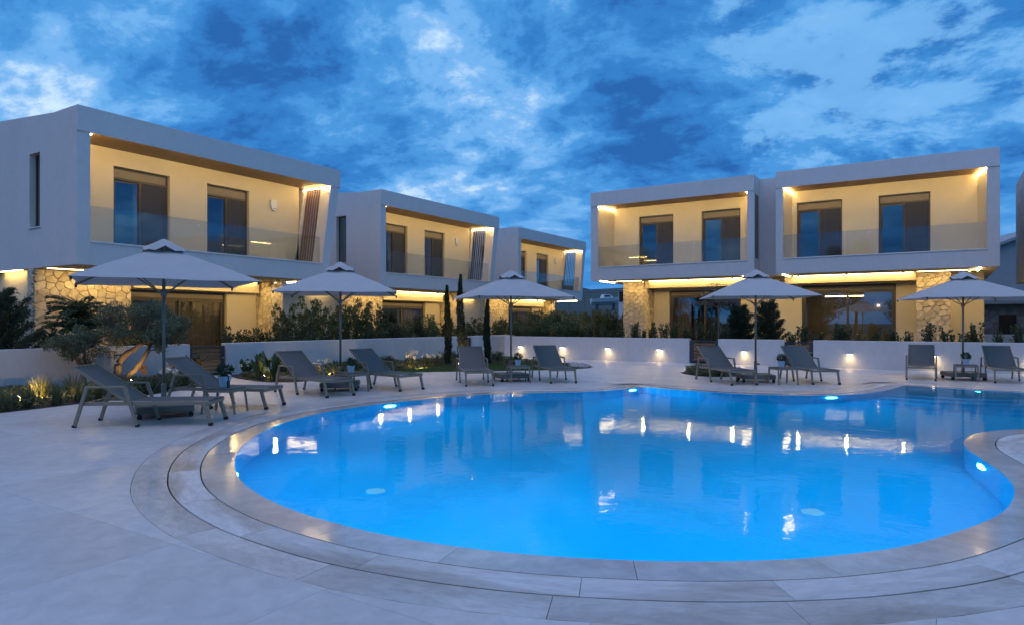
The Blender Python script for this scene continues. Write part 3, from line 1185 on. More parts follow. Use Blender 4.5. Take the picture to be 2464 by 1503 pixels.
    # ---- slatted screen in the leaning side wall
    if slant:
        smat = slat_mat
        scr = MB().bar((ix(zf) + 0.12, 0.56, zf + 0.02), (ix(zf) + 0.12, DB - 0.01, zf + 0.02), 0.05, 0.04).build('slat_screen', smat, v)
        for k in range(7):
            yy = 0.60 + k * (DB - 0.66) / 6.4
            MB().hexa([(ix(zf + 0.04) + 0.10, yy, zf + 0.045), (ix(zf + 0.04) + 0.15, yy, zf + 0.045), (ix(zf + 0.04) + 0.15, yy + 0.05, zf + 0.045), (ix(zf + 0.04) + 0.10, yy + 0.05, zf + 0.045)],
                      [(ix(zsf) + 0.10, yy, zsf - 0.005), (ix(zsf) + 0.15, yy, zsf - 0.005), (ix(zsf) + 0.15, yy + 0.05, zsf - 0.005), (ix(zsf) + 0.10, yy + 0.05, zsf - 0.005)]).build('slat', smat, scr)
    # ---- lights of the balcony
    zl = zsf - 0.022
    strip(v, (pl + 0.1, 0.030, zsf + 0.037), (W - pr - 0.1, 0.030, zsf + 0.037), 'cove_light', 'front_cove', 0.024, 0.03)
    if 'L' in strips:
        strip(v, (pl + 0.045, 0.05, zl), (pl + sl + 0.03, DB - 0.01, zl), w=0.038, h=0.03)
    if 'R' in strips:
        xr = (ix(zsf) - 0.06) if slant else W - pr - 0.06
        strip(v, (xr + 0.015, 0.05, zl), (xr + (0.025 if slant else 0.03 - sr), DB - 0.01, zl), w=0.038, h=0.03)
    # alarm siren
    if siren is not None:
        s_ = MB()
        pr_ = [(1.3 * a, 1.3 * b) for a, b in [(-0.11, 0.16), (-0.11, 0.02), (-0.085, -0.08), (-0.04, -0.14), (0.04, -0.14), (0.085, -0.08), (0.11, 0.02), (0.11, 0.16)]]
        s_.prism_xz([(siren + x, zb + 2.78 + z) for x, z in pr_], DB - 0.09, DB - 0.001)
        so_ = s_.build('alarm_siren', 'white_plastic', v, bevel=0.01)
        MB().prism_xz([(siren + x, zb + 2.78 + z) for x, z in [(-0.06, -0.10), (-0.03, -0.125), (0.03, -0.125), (0.06, -0.10)]], DB - 0.098, DB - 0.091).build('strobe', 'blue_plastic', so_)
    xs_ = (doors[0][1] + doors[1][0]) / 2 + 0.3
    MB().box(xs_, xs_ + 0.08, DB - 0.012, DB - 0.001, zf + 1.05, zf + 1.13).build('wall_socket', 'white_plastic', v)
    if slit:
        s0, s1, sa, sb_ = slit
        fr = MB()
        fr.box(0.16, 0.20, s0 + 0.002, s0 + 0.05, sa + 0.002, sb_ - 0.002).box(0.16, 0.20, s1 - 0.05, s1 - 0.002, sa + 0.002, sb_ - 0.002)
        fr.box(0.16, 0.20, s0 + 0.051, s1 - 0.051, sa + 0.002, sa + 0.05).box(0.16, 0.20, s0 + 0.051, s1 - 0.051, sb_ - 0.05, sb_ - 0.002)
        wo = fr.build('slit_window', 'frame_taupe', v)
        MB().add([(0.18, s0 + 0.05, sa + 0.05), (0.18, s1 - 0.05, sa + 0.05), (0.18, s1 - 0.05, sb_ - 0.05), (0.18, s0 + 0.05, sb_ - 0.05)], [(0, 1, 2, 3)]).build('pane', 'window_glass', wo)
        MB().box(-0.035, 0.155, s0 - 0.03, s1 + 0.03, sa - 0.03, sa + 0.001).build('window_sill', 'sill_stone', wo)
        MB().box(0.34, 0.35, s0 - 0.1, s1 + 0.1, sa - 0.1, sb_ + 0.1).build('blind', 'room_wall', wo)
    # ---- ground floor
    g0 = ground['z0']
    DG = ground['wall']
    gw = MB()
    w0, w1, wt = ground['door']
    wall_with_holes(gw, ground['x0'], ground['x1'], DG, DG + 0.28, g0, zb - 0.001, [(w0, w1, g0, wt)])
    gw.box(ground['x0'], ground['x0'] + 0.3, DG + 0.281, depth, g0, zb - 0.001)
    gw.box(ground['x1'] - 0.3, ground['x1'], DG + 0.281, depth, g0, zb - 0.001)
    gw.box(ground['x0'] + 0.3, ground['x1'] - 0.3, depth - 0.3, depth, g0, zb - 0.001)
    gw.build('ground_floor_walls', 'plaster_led_tint', v)
    MB().box(ground['x0'] + 0.31, ground['x1'] - 0.31, DG + 3.0, DG + 3.1, g0, zb - 0.01).build('room_walls', 'room_wall', v)
    if ground.get('beam'):
        b0, b1, bz0, by = ground['beam']
        MB().box(b0, b1, by, DG - 0.001, bz0, zb - 0.001).build('beam', 'plaster_led_tint', v)
    glazed_door('terrace_door', v, w0 + 0.005, w1 - 0.005, DG + 0.13, g0 + 0.01, wt - 0.005, shutter=0.22, curtain=ground.get('curtain', (0.5, 1.0)), fw=0.07, screen=False)
    for k, (sx0, sx1, sy0, sy1, size) in enumerate(ground['stones']):
        core = MB().box(sx0, sx1, sy0, sy1, g0, zb - 0.002).build('stone_wall', 'mortar', v)
        stone_face(core, (sx0, sy0, g0), (1, 0, 0), (0, -1, 0), sx1 - sx0, zb - g0 - 0.01, size, stone_seed * 10 + k)
        if ground.get('stone_left', True):
            stone_face(core, (sx0, sy1, g0), (0, -1, 0), (-1, 0, 0), sy1 - sy0, zb - g0 - 0.01, size, stone_seed * 10 + k + 5)
        if ground.get('stone_right'):
            stone_face(core, (sx1, sy0, g0), (0, 1, 0), (1, 0, 0), sy1 - sy0, zb - g0 - 0.01, size, stone_seed * 10 + k + 7)
    for (p, q) in ground['strips']:
        strip(v, (p[0], p[1], zb - 0.02), (q[0], q[1], zb - 0.02))
    for (p, q) in ground.get('soft', ()):
        strip(v, (p[0], p[1], zb - 0.006), (q[0], q[1], zb - 0.006), mat='cove_strip', w=0.10, h=0.006)
    for xx in ground['spots']:
        sp = MB().lathe([(0.0, -0.10), (0.045, -0.10), (0.045, 0.0), (0.0, 0.0)], (xx, ground.get('spot_y', 0.75), zb - 0.002), 12).build('downlight', 'white_plastic', v)
        MB().lathe([(0.0, -0.004), (0.036, -0.004), (0.036, 0.0), (0, 0)], (xx, ground.get('spot_y', 0.75), zb - 0.103), 12).build('bulb', 'led_soft', sp)
        lamp('downlight_beam', 'SPOT', sp, (xx, ground.get('spot_y', 0.75), zb - 0.12), 60.0, LED, spot=176, blend=0.25, radius=0.055)
    return v


GL = dict(z0=0.18, wall=2.85, x0=0.25, x1=9.0, door=(2.95, 6.45, 2.62), beam=(2.85, 7.6, 2.66, 2.5),
          stones=[(0.0, 2.75, 2.5, 2.84, 0.27), (7.75, 8.25, 2.0, 2.84, 0.24)], stone_left=True,
          strips=[((8.45, 0.2), (8.45, 1.9)), ((0.1, 2.95), (0.1, 5.5))], spots=[1.4, 3.4, 5.6, 7.4])
GL['strips'] = [((8.42, 0.25), (8.42, 1.9))]
GL['soft'] = [((0.12, 3.6), (0.12, 5.0)), ((2.9, 2.40), (7.5, 2.40)), ((0.2, 2.12), (2.6, 2.12))]
GL['spot_y'] = 1.3
doorsL = [(1.71, 3.47), (4.78, 6.43)]
slitL = (2.12, 2.77, 4.27, 6.40)
villa('nearest left villa with wide balcony, brown slatted screen and alarm siren', (-19.53, 8.95, 0), R(90), 3.10, 9.37, 0.34, 0.40, True,
      doorsL, 7.45, GL, slit=slitL, stone_seed=1)
villa('middle villa of the left row behind the second parasol', (-20.74, 21.82, 0), R(90), 3.10, 9.37, 0.34, 0.40, True,
      doorsL, 7.45, GL, slit=slitL, stone_seed=2, slat_mat='slat_grey')
villa('farthest villa of the left row, behind the twin cypresses', (-21.85, 35.0, 0), R(90), 3.10, 9.30, 0.34, 0.40, True,
      doorsL, 7.45, GL, slit=slitL, stone_seed=3, slat_mat='slat_grey')
G1 = dict(soft=[((2.3, 1.80), (7.0, 1.80)), ((0.8, 1.22), (2.1, 1.22))], z0=0.46, wall=2.85, x0=0.65, x1=7.6, door=(2.95, 6.45, 3.10), beam=(2.13, 7.5, 3.22, 1.9),
          stones=[(1.02, 2.12, 1.6, 2.84, 0.25)], stone_left=False, stone_right=True,
          strips=[((0.42, 0.15), (0.42, 1.9)), ((7.2, 0.2), (7.2, 1.7))], spots=[2.4, 4.6, 6.6], curtain=(0.0, 0.28))
r1 = villa('right-hand villa with stone pillar at its left, beside the gap', (-14.43, 29.82, 0), 0, 3.56, 7.70, 0.36, 0.28, False,
      [(1.88, 3.63), (4.98, 6.76)], 7.26, G1, panels=3, strips=('L', 'R'), stone_seed=4, slit=None, splay=(0.22, 0.12))
G2 = dict(soft=[((0.4, 1.80), (4.9, 1.80)), ((5.05, 1.50), (7.0, 1.50))], z0=0.46, wall=2.85, x0=0.0, x1=7.3, door=(0.55, 4.25, 3.18), beam=(0.0, 5.0, 3.24, 1.9),
          stones=[(5.01, 6.18, 1.9, 2.84, 0.27)], stone_left=False,
          strips=[((0.25, 0.15), (0.25, 1.7)), ((7.05, 0.15), (7.05, 1.9))], spots=[0.75, 2.6, 4.6, 6.75], curtain=None)
MB().box(7.695, 7.706, 0.15, 0.8, 4.3, 7.05).build('slit_window', 'black_window', r1)
r2 = villa('right-hand villa with lit strips at both balcony ends', (-5.85, 29.82, 0), 0, 3.56, 7.64, 0.27, 0.37, False,
           [(0.56, 2.35), (3.69, 5.50)], 0.30 + 0.02, G2, panels=3, stone_seed=5, splay=(0.12, 0.24))
MB().box(-0.878, -0.002, 1.0, 8.9, 3.57, 7.82).build('link_wall', 'plaster', r2)
MB().box(-0.978, -0.002, 2.86, 8.9, 0.46, 3.56).build('link_wall', 'plaster_led_tint', r2)
# light bar and sconce in the living room behind the terrace door
MB().box(1.3, 2.9, 4.5, 4.54, 2.72, 2.76).build('ceiling_light', 'led_soft', r2)
sc_ = MB().box(3.35, 3.43, 5.80, 5.845, 2.30, 2.36).build('wall_sconce', 'led_soft', r2)

# ------------------------------------------------------------------ neighbouring buildings
nb = empty('neighbour_house', (2.75, 27.5, 0))
tag(nb, 'white house edge with two slit windows at the far right', 'house')
hw = MB()
wall_with_holes(hw, 0, 0.3, 0, 0.1, 0, 0.01, [])
hw = MB()
H_ = 9.0
for (y0, y1, z0, z1) in ((0, 6.45, 3.2, 7.5), (6.62, 7.35, 3.2, 7.5), (7.52, H_, 3.2, 7.5), (6.45, 6.62, 3.2, 4.9), (6.45, 6.62, 6.9, 7.5), (7.35, 7.52, 3.2, 4.4), (7.35, 7.52, 6.5, 7.5)):
    hw.box(0, 0.3, y0, y1, z0, z1)
hw.box(0.3, 8, 0, 0.3, 3.2, 7.5).box(0.3, 8, H_ - 0.3, H_, 3.2, 7.5).box(0.3, 8, 0.3, H_ - 0.3, 7.1, 7.4).box(0.3, 8, 0.3, H_ - 0.3, 3.2, 3.5)
hw.build('upper_walls', 'plaster', nb)
for (y0, y1, z0, z1) in ((6.45, 6.62, 4.9, 6.9), (7.35, 7.52, 4.4, 6.5)):
    MB().box(0.14, 0.16, y0, y1, z0, z1).build('slit_window', 'black_window', nb)
MB().box(0.6, 7.5, 0.8, H_ - 0.4, 0.45, 3.19).build('ground_floor_walls', 'plaster_led_tint', nb)
strip(nb, (0.3, 1.0, 3.17), (0.3, 7.5, 3.17), mat='cove_strip', w=0.02, h=0.01)

gh = empty('gabled_house', (6.2, 58, 0), R(20))
tag(gh, 'grey gabled house far behind the right-hand villas', 'house')
MB().prism_xz([(-7, 0), (7, 0), (7, 5.2), (0.0, 8.0), (-7, 5.2)], 0, 9).build('walls', 'roof_grey', gh)
MB().hexa([(-7.5, -0.4, 5.0), (0, -0.4, 8.02), (0, 9.4, 8.02), (-7.5, 9.4, 5.0)], [(-7.5, -0.4, 5.2), (0, -0.4, 8.22), (0, 9.4, 8.22), (-7.5, 9.4, 5.2)]).build('roof', 'roof_grey', gh)
MB().hexa([(0, -0.4, 8.02), (7.5, -0.4, 5.0), (7.5, 9.4, 5.0), (0, 9.4, 8.02)], [(0, -0.4, 8.22), (7.5, -0.4, 5.2), (7.5, 9.4, 5.2), (0, 9.4, 8.22)]).build('roof', 'roof_grey', gh)

ob = empty('stone_outbuilding', (1.2, 42, 0), 0)
tag(ob, 'dark stone outbuilding with a black window, right of the right villas', 'outbuilding')
core = MB().box(0, 5, 0, 3, 0.45, 2.45).build('stone_wall', 'dark_stone', ob)
stone_face(core, (0, 0, 0.45), (1, 0, 0), (0, -1, 0), 3.6, 2.0, 0.42, 77, 'dark_stone')
MB().box(1.28, 1.98, -0.09, -0.06, 0.95, 1.92).build('window', 'black_window', ob)
MB().box(-0.3, 5.3, -0.35, 3.3, 2.46, 2.62).build('roof', 'roof_grey', ob)
MB().box(0.2, 4.0, -0.9, -0.4, 0.45, 0.95).build('counter', 'sill_stone', ob)

ms = empty('white_shed', (-28.7, 66, 3.0), R(20))
tag(ms, 'small white shed with dark window beyond the hedge in the gap', 'shed')
MB().box(0, 4.0, 0, 3, -2, 1.9).build('walls', 'plaster', ms)
MB().box(0.06, 0.52, -0.05, -0.001, 0.7, 1.75).build('window', 'black_window', ms)
MB().box(-0.1, 4.1, -0.2, 3.1, 1.901, 2.0).build('roof', 'roof_grey', ms)

boat = empty('motor_boat', (-41.9, 92, 4.05), R(38))
tag(boat, 'white motor boat parked on land beyond the hedge', 'boat')
secs = [(-2.4, 0.75, 0.0, 0.95), (-1.2, 0.95, -0.05, 1.0), (0.6, 0.95, 0.0, 1.1), (1.8, 0.55, 0.25, 1.25), (2.6, 0.03, 0.9, 1.45)]
bvs, bfs = [], []
for (x, hw_, zk, zd_) in secs:
    bvs += [(x, -hw_, zd_), (x, -hw_ * 0.75, (zk + zd_) / 2), (x, 0, zk), (x, hw_ * 0.75, (zk + zd_) / 2), (x, hw_, zd_)]
for i in range(len(secs) - 1):
    for j in range(4):
        a = i * 5 + j
        bfs.append((a, a + 1, a + 6, a + 5))
    bfs.append((i * 5 + 4, i * 5, i * 5 + 5, i * 5 + 9))
bfs.append((4, 3, 2, 1, 0))
MB().add(bvs, bfs).build('hull', 'boat_hull', boat)
MB().hexa([(-0.9, -0.6, 1.04), (0.9, -0.55, 1.12), (0.9, 0.55, 1.12), (-0.9, 0.6, 1.04)], [(-0.7, -0.5, 1.6), (0.3, -0.45, 1.6), (0.3, 0.45, 1.6), (-0.7, 0.5, 1.6)]).build('cabin', 'boat_hull', boat)
MB().hexa([(-0.5, -0.63, 1.2), (0.55, -0.6, 1.25), (0.55, 0.6, 1.25), (-0.5, 0.63, 1.2)], [(-0.45, -0.56, 1.5), (0.3, -0.5, 1.5), (0.3, 0.5, 1.5), (-0.45, 0.56, 1.5)]).build('windows', 'boat_glass', boat)
MB().box(-1.6, -1.4, -0.7, 0.7, -0.9, 0.1).box(0.9, 1.1, -0.6, 0.6, -0.9, 0.2).build('cradle', 'gate_metal', boat)
for k, (x, y) in enumerate(((-34.6, 66), (-32.9, 66.5))):
    f_ = MB().box(-0.05, 0.05, -0.05, 0.05, 0, 2.3).box(-0.08, 0.08, -0.08, 0.08, 2.3, 2.34).build('fence_post', 'pole_alu')
    f_.location = (x, y, 1.9)
    tag(f_, ('left' if k == 0 else 'right') + ' one of two thin pale posts in the gap between villas', 'post', 'thin pale posts in the gap')

# ------------------------------------------------------------------ garden walls, gates, wall lamps
WH = 0.93


def garden_wall(label, x0, x1, y0, y1, h=WH, z0=-0.05):
    w = MB().box(x0, x1, y0, y1, z0, h).build('garden_wall', 'garden_plaster', bevel=0.01)
    tag(w, label, 'wall', 'low rendered garden walls')


garden_wall('low rendered wall at the far left, in front of the olive tree bed', -18.32, -18.03, -9, 11.24)
garden_wall('low rendered wall right of the left wooden gate, behind two parasols', -18.32, -18.03, 12.42, 24.2)
garden_wall('short rendered wall end between the cypresses, beyond the small gate', -18.32, -18.03, 24.95, 33)
garden_wall('long lit wall with four lamps below the hedge', -16.55, -8.12, 25.34, 25.6)
garden_wall('short lit wall with one lamp between the two right gates', -7.02, -4.70, 25.34, 25.6)
garden_wall('lit wall at the right with two lamps, below the right villa', -3.74, 14, 25.34, 25.6)


def gate(label, loc, rz, w, slats=6, h=0.86):
    g_ = empty('garden_gate', loc, rz)
    tag(g_, label, 'gate', 'slatted wooden garden gates')
    f = MB()
    f.box(0.01, 0.12, 0, 0.07, 0, h).box(w - 0.12, w - 0.01, 0, 0.07, 0, h).box(0.121, w - 0.121, 0, 0.07, h - 0.05, h).box(0.121, w - 0.121, 0, 0.07, 0.06, 0.10)
    f.build('gate_frame', 'gate_metal', g_)
    hh = (h - 0.18) / slats
    for k in range(slats):
        MB().box(0.125, w - 0.125, 0.02, 0.05, 0.115 + k * hh, 0.115 + (k + 1) * hh - 0.03).build('gate_slat', 'gate_wood', g_)
    MB().box(w - 0.11, w - 0.03, -0.05, -0.001, 0.48, 0.52).build('gate_handle', 'alu_taupe', g_)


gate('brown slatted gate in the left wall behind the loungers', (-18.12, 11.25, 0), R(90), 1.16)
gate('narrow slatted gate beside the cypresses in the far left wall', (-18.12, 24.22, 0), R(90), 0.72)
gate('slatted gate left of the lamp on the right wall, behind a lounger', (-8.11, 25.42, 0), 0, 1.08)
gate('slatted gate under the two conifers, below the right villas', (-4.69, 25.42, 0), 0, 0.94)

for k, x in enumerate((-15.64, -13.56, -11.46, -9.28, -6.05, -2.59, -0.16, 2.3)):
    lmp = empty('wall_lamp', (x, 25.34, 0.0))
    tag(lmp, ORD[k] + ' small lit lamp from the left on the right garden wall', 'lamp', 'small lamps on the right garden wall')
    MB().box(-0.085, 0.085, -0.16, -0.001, 0.475, 0.50).build('lamp_cap', 'white_plastic', lmp, bevel=0.006)
    MB().box(-0.07, 0.07, -0.15, -0.06, 0.462, 0.474).build('lamp_lens', 'lamp_face', lmp)
    lamp('lamp_beam', 'SPOT', lmp, (0, -0.15, 0.452), 9.0, (1.0, 0.68, 0.28), rot=(R(-8), 0, 0), spot=165, blend=1.0, radius=0.04)


# ------------------------------------------------------------------ loungers, tables, parasols
def make_lounger():
    o = empty('sun_lounger')
    W2 = 0.33
    for s in (-1, 1):
        y = s * W2
        MB().bar((0.10, y, 0.345), (1.93, y, 0.345), 0.035, 0.055).build('side_rail', 'alu_taupe', o, bevel=0.004)
        arm = MB()
        yo = s * (W2 + 0.036)
        arm.bar((0.02, yo, 0.01), (0.20, yo, 0.60), 0.035, 0.05)
        arm.bar((0.915, yo, 0.01), (0.73, yo, 0.60), 0.035, 0.05)
        arm.bar((0.185, yo, 0.595), (0.745, yo, 0.595), 0.04, 0.03)
        ao = arm.build('arm_frame', 'alu_taupe', o, bevel=0.004)
        MB().bar((1.86, y, 0.34), (1.955, y, 0.03), 0.04, 0.055).build('leg', 'alu_taupe', o, bevel=0.004)
        MB().bar((1.951, y, 0.045), (1.965, y, 0.0), 0.046, 0.062).build('rubber_foot', 'foot_rubber', o)
        ft = MB()
        ft.bar((0.012, yo, 0.0), (0.024, yo, 0.03), 0.04, 0.055)
        ft.bar((0.923, yo, 0.0), (0.91, yo, 0.03), 0.04, 0.055)
        ft.build('foot_cap', 'foot_rubber', ao)
    MB().bar((1.90, -W2 + 0.02, 0.335), (1.90, W2 - 0.02, 0.335), 0.05, 0.05).build('cross_bar', 'alu_taupe', o)
    MB().bar((0.11, -W2 + 0.02, 0.335), (0.11, W2 - 0.02, 0.335), 0.03, 0.04).build('cross_bar', 'alu_taupe', o)

    def sling(p0, p1, sag, name):
        vs, fs = [], []
        m, k = 14, 8
        for i in range(m + 1):
            t = i / m
            for j in range(k + 1):
                u = j / k
                y = -W2 + 0.016 + (2 * W2 - 0.032) * u
                dz = -sag * math.sin(math.pi * u) * math.sin(math.pi * t) ** 0.5
                vs.append((p0[0] + (p1[0] - p0[0]) * t, y, p0[1] + (p1[1] - p0[1]) * t + dz))
        for i in range(m):
            for j in range(k):
                a = i * (k + 1) + j
                fs.append((a, a + 1, a + k + 2, a + k + 1))
        MB().add(vs, fs).build(name, 'sling', o, smooth=True)
    sling((0.74, 0.375), (1.92, 0.375), 0.03, 'seat')
    sling((0.73, 0.38), (-0.02, 0.885), 0.025, 'backrest')
    bf = MB()
    for s in (-1, 1):
        bf.bar((0.76, s * (W2 - 0.012), 0.36), (-0.02, s * (W2 - 0.012), 0.885), 0.024, 0.035)
    bf.bar((-0.025, -W2, 0.888), (-0.025, W2, 0.888), 0.03, 0.03)
    bf.build('back_frame', 'alu_taupe', o)
    pb = MB().add([(0.0 + t * 0.11, y, 0.878 - t * 0.074) for t in (0, 1) for y in (-W2 + 0.03, W2 - 0.03)], [(0, 1, 3, 2)])
    st = MB()
    for s in (-1, 1):
        st.bar((0.34, s * 0.25, 0.35), (0.52, s * 0.25, 0.50), 0.015, 0.02)
    st.build('back_strut', 'alu_taupe', o)
    return o


LOUNGERS = [  # front-edge midpoint, heading (deg), label
    (-9.45, 6.36, 37, 'nearest grey sling sun lounger at the left, closest to the camera'),
    (-10.27, 8.06, 24, 'grey sun lounger behind the nearest one, beside the flower pot table'),
    (-10.57, 9.93, -8, 'grey sun lounger left of the second parasol pole'),
    (-10.17, 11.71, -10, 'grey sun lounger right of the second parasol pole, by the small table'),
    (-9.45, 13.37, -47, 'grey sun lounger facing the pool, left of the third parasol pole'),
    (-8.12, 15.19, -46, 'grey sun lounger right of the third parasol pole, below wall lamps'),
    (-4.09, 17.08, -48, 'grey sun lounger in front of the round plant bed'),
    (-2.41, 18.36, -57, 'grey sun lounger right of the fourth parasol pole, before a gate'),
    (-0.45, 21.10, -89, 'grey sun lounger left of the rightmost parasol, seen from the front'),
    (1.50, 21.20, -84, 'grey sun lounger at the right picture edge'),
]
proto = make_lounger()
for i, (x, y, a, lb) in enumerate(LOUNGERS):
    o = proto if i == 0 else copy_tree(proto)
    ca, sa = math.cos(R(a)), math.sin(R(a))
    o.location = (x - 1.955 * ca, y - 1.955 * sa, 0.001)
    o.rotation_euler = (0, 0, R(a))
    tag(o, lb, 'sun lounger', 'grey sun loungers around the pool')


def make_table():
    o = empty('side_table')
    t = MB().box(-0.25, 0.25, -0.25, 0.25, 0.415, 0.43)
    t.build('table_top', 'sling', o, bevel=0.004)
    fr = MB()
    for s in (-1, 1):
        fr.bar((-0.26, s * 0.245, 0.39), (0.26, s * 0.245, 0.39), 0.03, 0.045)
        fr.bar((s * 0.245, -0.23, 0.39), (s * 0.245, 0.23, 0.39), 0.03, 0.045)
    fr.build('table_frame', 'alu_taupe', o)
    for sx in (-1, 1):
        for sy in (-1, 1):
            MB().bar((sx * 0.24, sy * 0.24, 0.37), (sx * 0.285, sy * 0.25, 0.0), 0.032, 0.032).build('leg', 'alu_taupe', o)
    return o


tproto = make_table()
TABLES = [(-10.42, 7.14, 30, 'small grey side table holding pot and bottle, between the two left loungers'),
          (-11.2, 10.86, -8, 'small grey side table between the loungers under the second parasol'),
          (-9.28, 14.88, -46, 'small grey side table beside the third parasol pole'),
          (-3.36, 17.98, -52, 'small grey side table beside the fourth parasol pole'),
          (0.56, 21.62, -86, 'small grey side table in front of the rightmost parasol')]
for i, (x, y, a, lb) in enumerate(TABLES):
    o = tproto if i == 0 else copy_tree(tproto)
    o.location = (x, y, 0.001)
    o.rotation_euler = (0, 0, R(a))
    tag(o, lb, 'side table', 'small grey side tables')


def make_parasol():
    o = empty('parasol')
    HS, ZE, ZT = 1.30, 2.20, 2.80          # half side, edge height, shoulder
    b = MB().box(-0.42, 0.42, -0.42, 0.42, 0.085, 0.20)
    bo = b.build('base', 'base_stone', o, bevel=0.012)
    for sx in (-1, 1):
        for sy in (-1, 1):
            MB().tube([(sx * 0.37, sy * 0.37 - 0.02, 0.04), (sx * 0.37, sy * 0.37 + 0.02, 0.04)], 0.04, 12).box(
                sx * 0.37 - 0.025, sx * 0.37 + 0.025, sy * 0.37 - 0.028, sy * 0.37 + 0.028, 0.07, 0.084).build('caster', 'foot_rubber', bo)
    MB().tube([(0, 0, 0.20), (0, 0, 2.84)], 0.026, 12).build('pole', 'pole_alu', o, smooth=True)
    MB().lathe([(0.026, 0.2), (0.042, 0.2), (0.042, 0.52), (0.028, 0.54)]).build('pole_sleeve', 'pole_alu', o)
    MB().tube([(0.04, 0, 0.46), (0.10, 0, 0.46)], 0.018, 8).build('clamp_knob', 'foot_rubber', o)
    # canopy: four gores, slightly sagging between the corner ribs
    vs, fs = [], []
    m = 10
    corners = [(-HS, -HS), (HS, -HS), (HS, HS), (-HS, HS)]
    for k in range(4):
        c0, c1 = corners[k], corners[(k + 1) % 4]
        o0 = len(vs)
        for i in range(m + 1):
            t = 0.13 + 0.87 * i / m
            for j in range(m + 1):
                u = j / m
                x = (c0[0] + (c1[0] - c0[0]) * u) * t
                y = (c0[1] + (c1[1] - c0[1]) * u) * t
                sag = math.sin(math.pi * u)
                pull = 1 - 0.045 * sag * t * t
                z = ZT - (ZT - ZE) * t - 0.035 * sag * t + 0.05 * t * (1 - t)
                vs.append((x * pull, y * pull, z + 0.03 * sag * t * t + 0.007 * sag * math.sin(9 * u + 5 * t + 2 * k) + 0.005 * sag * math.sin(17 * t + 7 * u)))
        for i in range(m):
            for j in range(m):
                a = o0 + i * (m + 1) + j
                fs.append((a, a + 1, a + m + 2, a + m + 1))
    MB().add(vs, fs).build('canopy', 'canopy', o, smooth=False).data.shade_smooth()
    # vent cap standing off the canopy
    vs, fs = [], []
    h2 = 0.30
    for k in range(4):
        c0, c1 = [(c[0] / HS * h2, c[1] / HS * h2) for c in (corners[k], corners[(k + 1) % 4])]
        o0 = len(vs)
        for i in range(7):
            t = 0.02 + i / 6
            for j in range(9):
                u = j / 8
                sag = math.sin(math.pi * u)
                z = 2.935 - 0.225 * t ** 1.25 + 0.085 * sag * t ** 2.5 * (0.55 + 0.45 * math.cos(u * 12.566))
                vs.append(((c0[0] + (c1[0] - c0[0]) * u) * t, (c0[1] + (c1[1] - c0[1]) * u) * t, z))
        for i in range(6):
            for j in range(8):
                a = o0 + i * 9 + j
                fs.append((a, a + 1, a + 10, a + 9))
    MB().add(vs, fs).build('vent_cap', 'canopy', o).data.shade_smooth()
    MB().lathe([(0.0, 2.72), (0.05, 2.72), (0.055, 2.80), (0.04, 2.88), (0, 2.89)]).build('top_hub', 'pole_alu', o)
    MB().lathe([(0.027, 1.98), (0.05, 1.98), (0.05, 2.06), (0.027, 2.07)]).build('runner', 'pole_alu', o)
    for (cx, cy) in corners:
        r_ = MB().bar((cx * 0.03, cy * 0.03, 2.765), (cx * 0.985, cy * 0.985, ZE - 0.012), 0.018, 0.026).build('rib', 'pole_alu', o)
        MB().bar((cx * 0.035, cy * 0.035, 2.03), (cx * 0.47, cy * 0.47, 2.49), 0.014, 0.02).build('strut', 'pole_alu', r_)
        MB().lathe([(0, -0.035), (0.016, -0.035), (0.016, 0.01), (0, 0.01)], (cx * 0.97, cy * 0.97, ZE - 0.02), 8).build('rib_tip', 'foot_rubber', r_)
    return o


pproto = make_parasol()
# heading of a canopy corner is given in the place's own axes
PARASOLS = [(-10.93, 6.35, 64, 'leftmost and nearest grey parasol above the two left loungers'),
            (-11.66, 10.95, 42, 'second grey parasol from the left, in front of the hedge'),
            (-9.71, 15.19, 52, 'third grey parasol from the left, next to the cypresses'),
            (-4.12, 18.42, 24, 'fourth grey parasol from the left, in front of the gap between villas'),
            (0.51, 22.15, 18, 'rightmost grey parasol, in front of the stone pillar')]
for i, (x, y, a, lb) in enumerate(PARASOLS):
    o = pproto if i == 0 else copy_tree(pproto)
    o.location = (x, y, 0.001)
    o.rotation_euler = (0, 0, R(a))
    tag(o, lb, 'parasol', 'grey square parasols')

# ------------------------------------------------------------------ vegetation
def unit(v):
    return v / np.maximum(np.linalg.norm(v, axis=-1, keepdims=True), 1e-9)


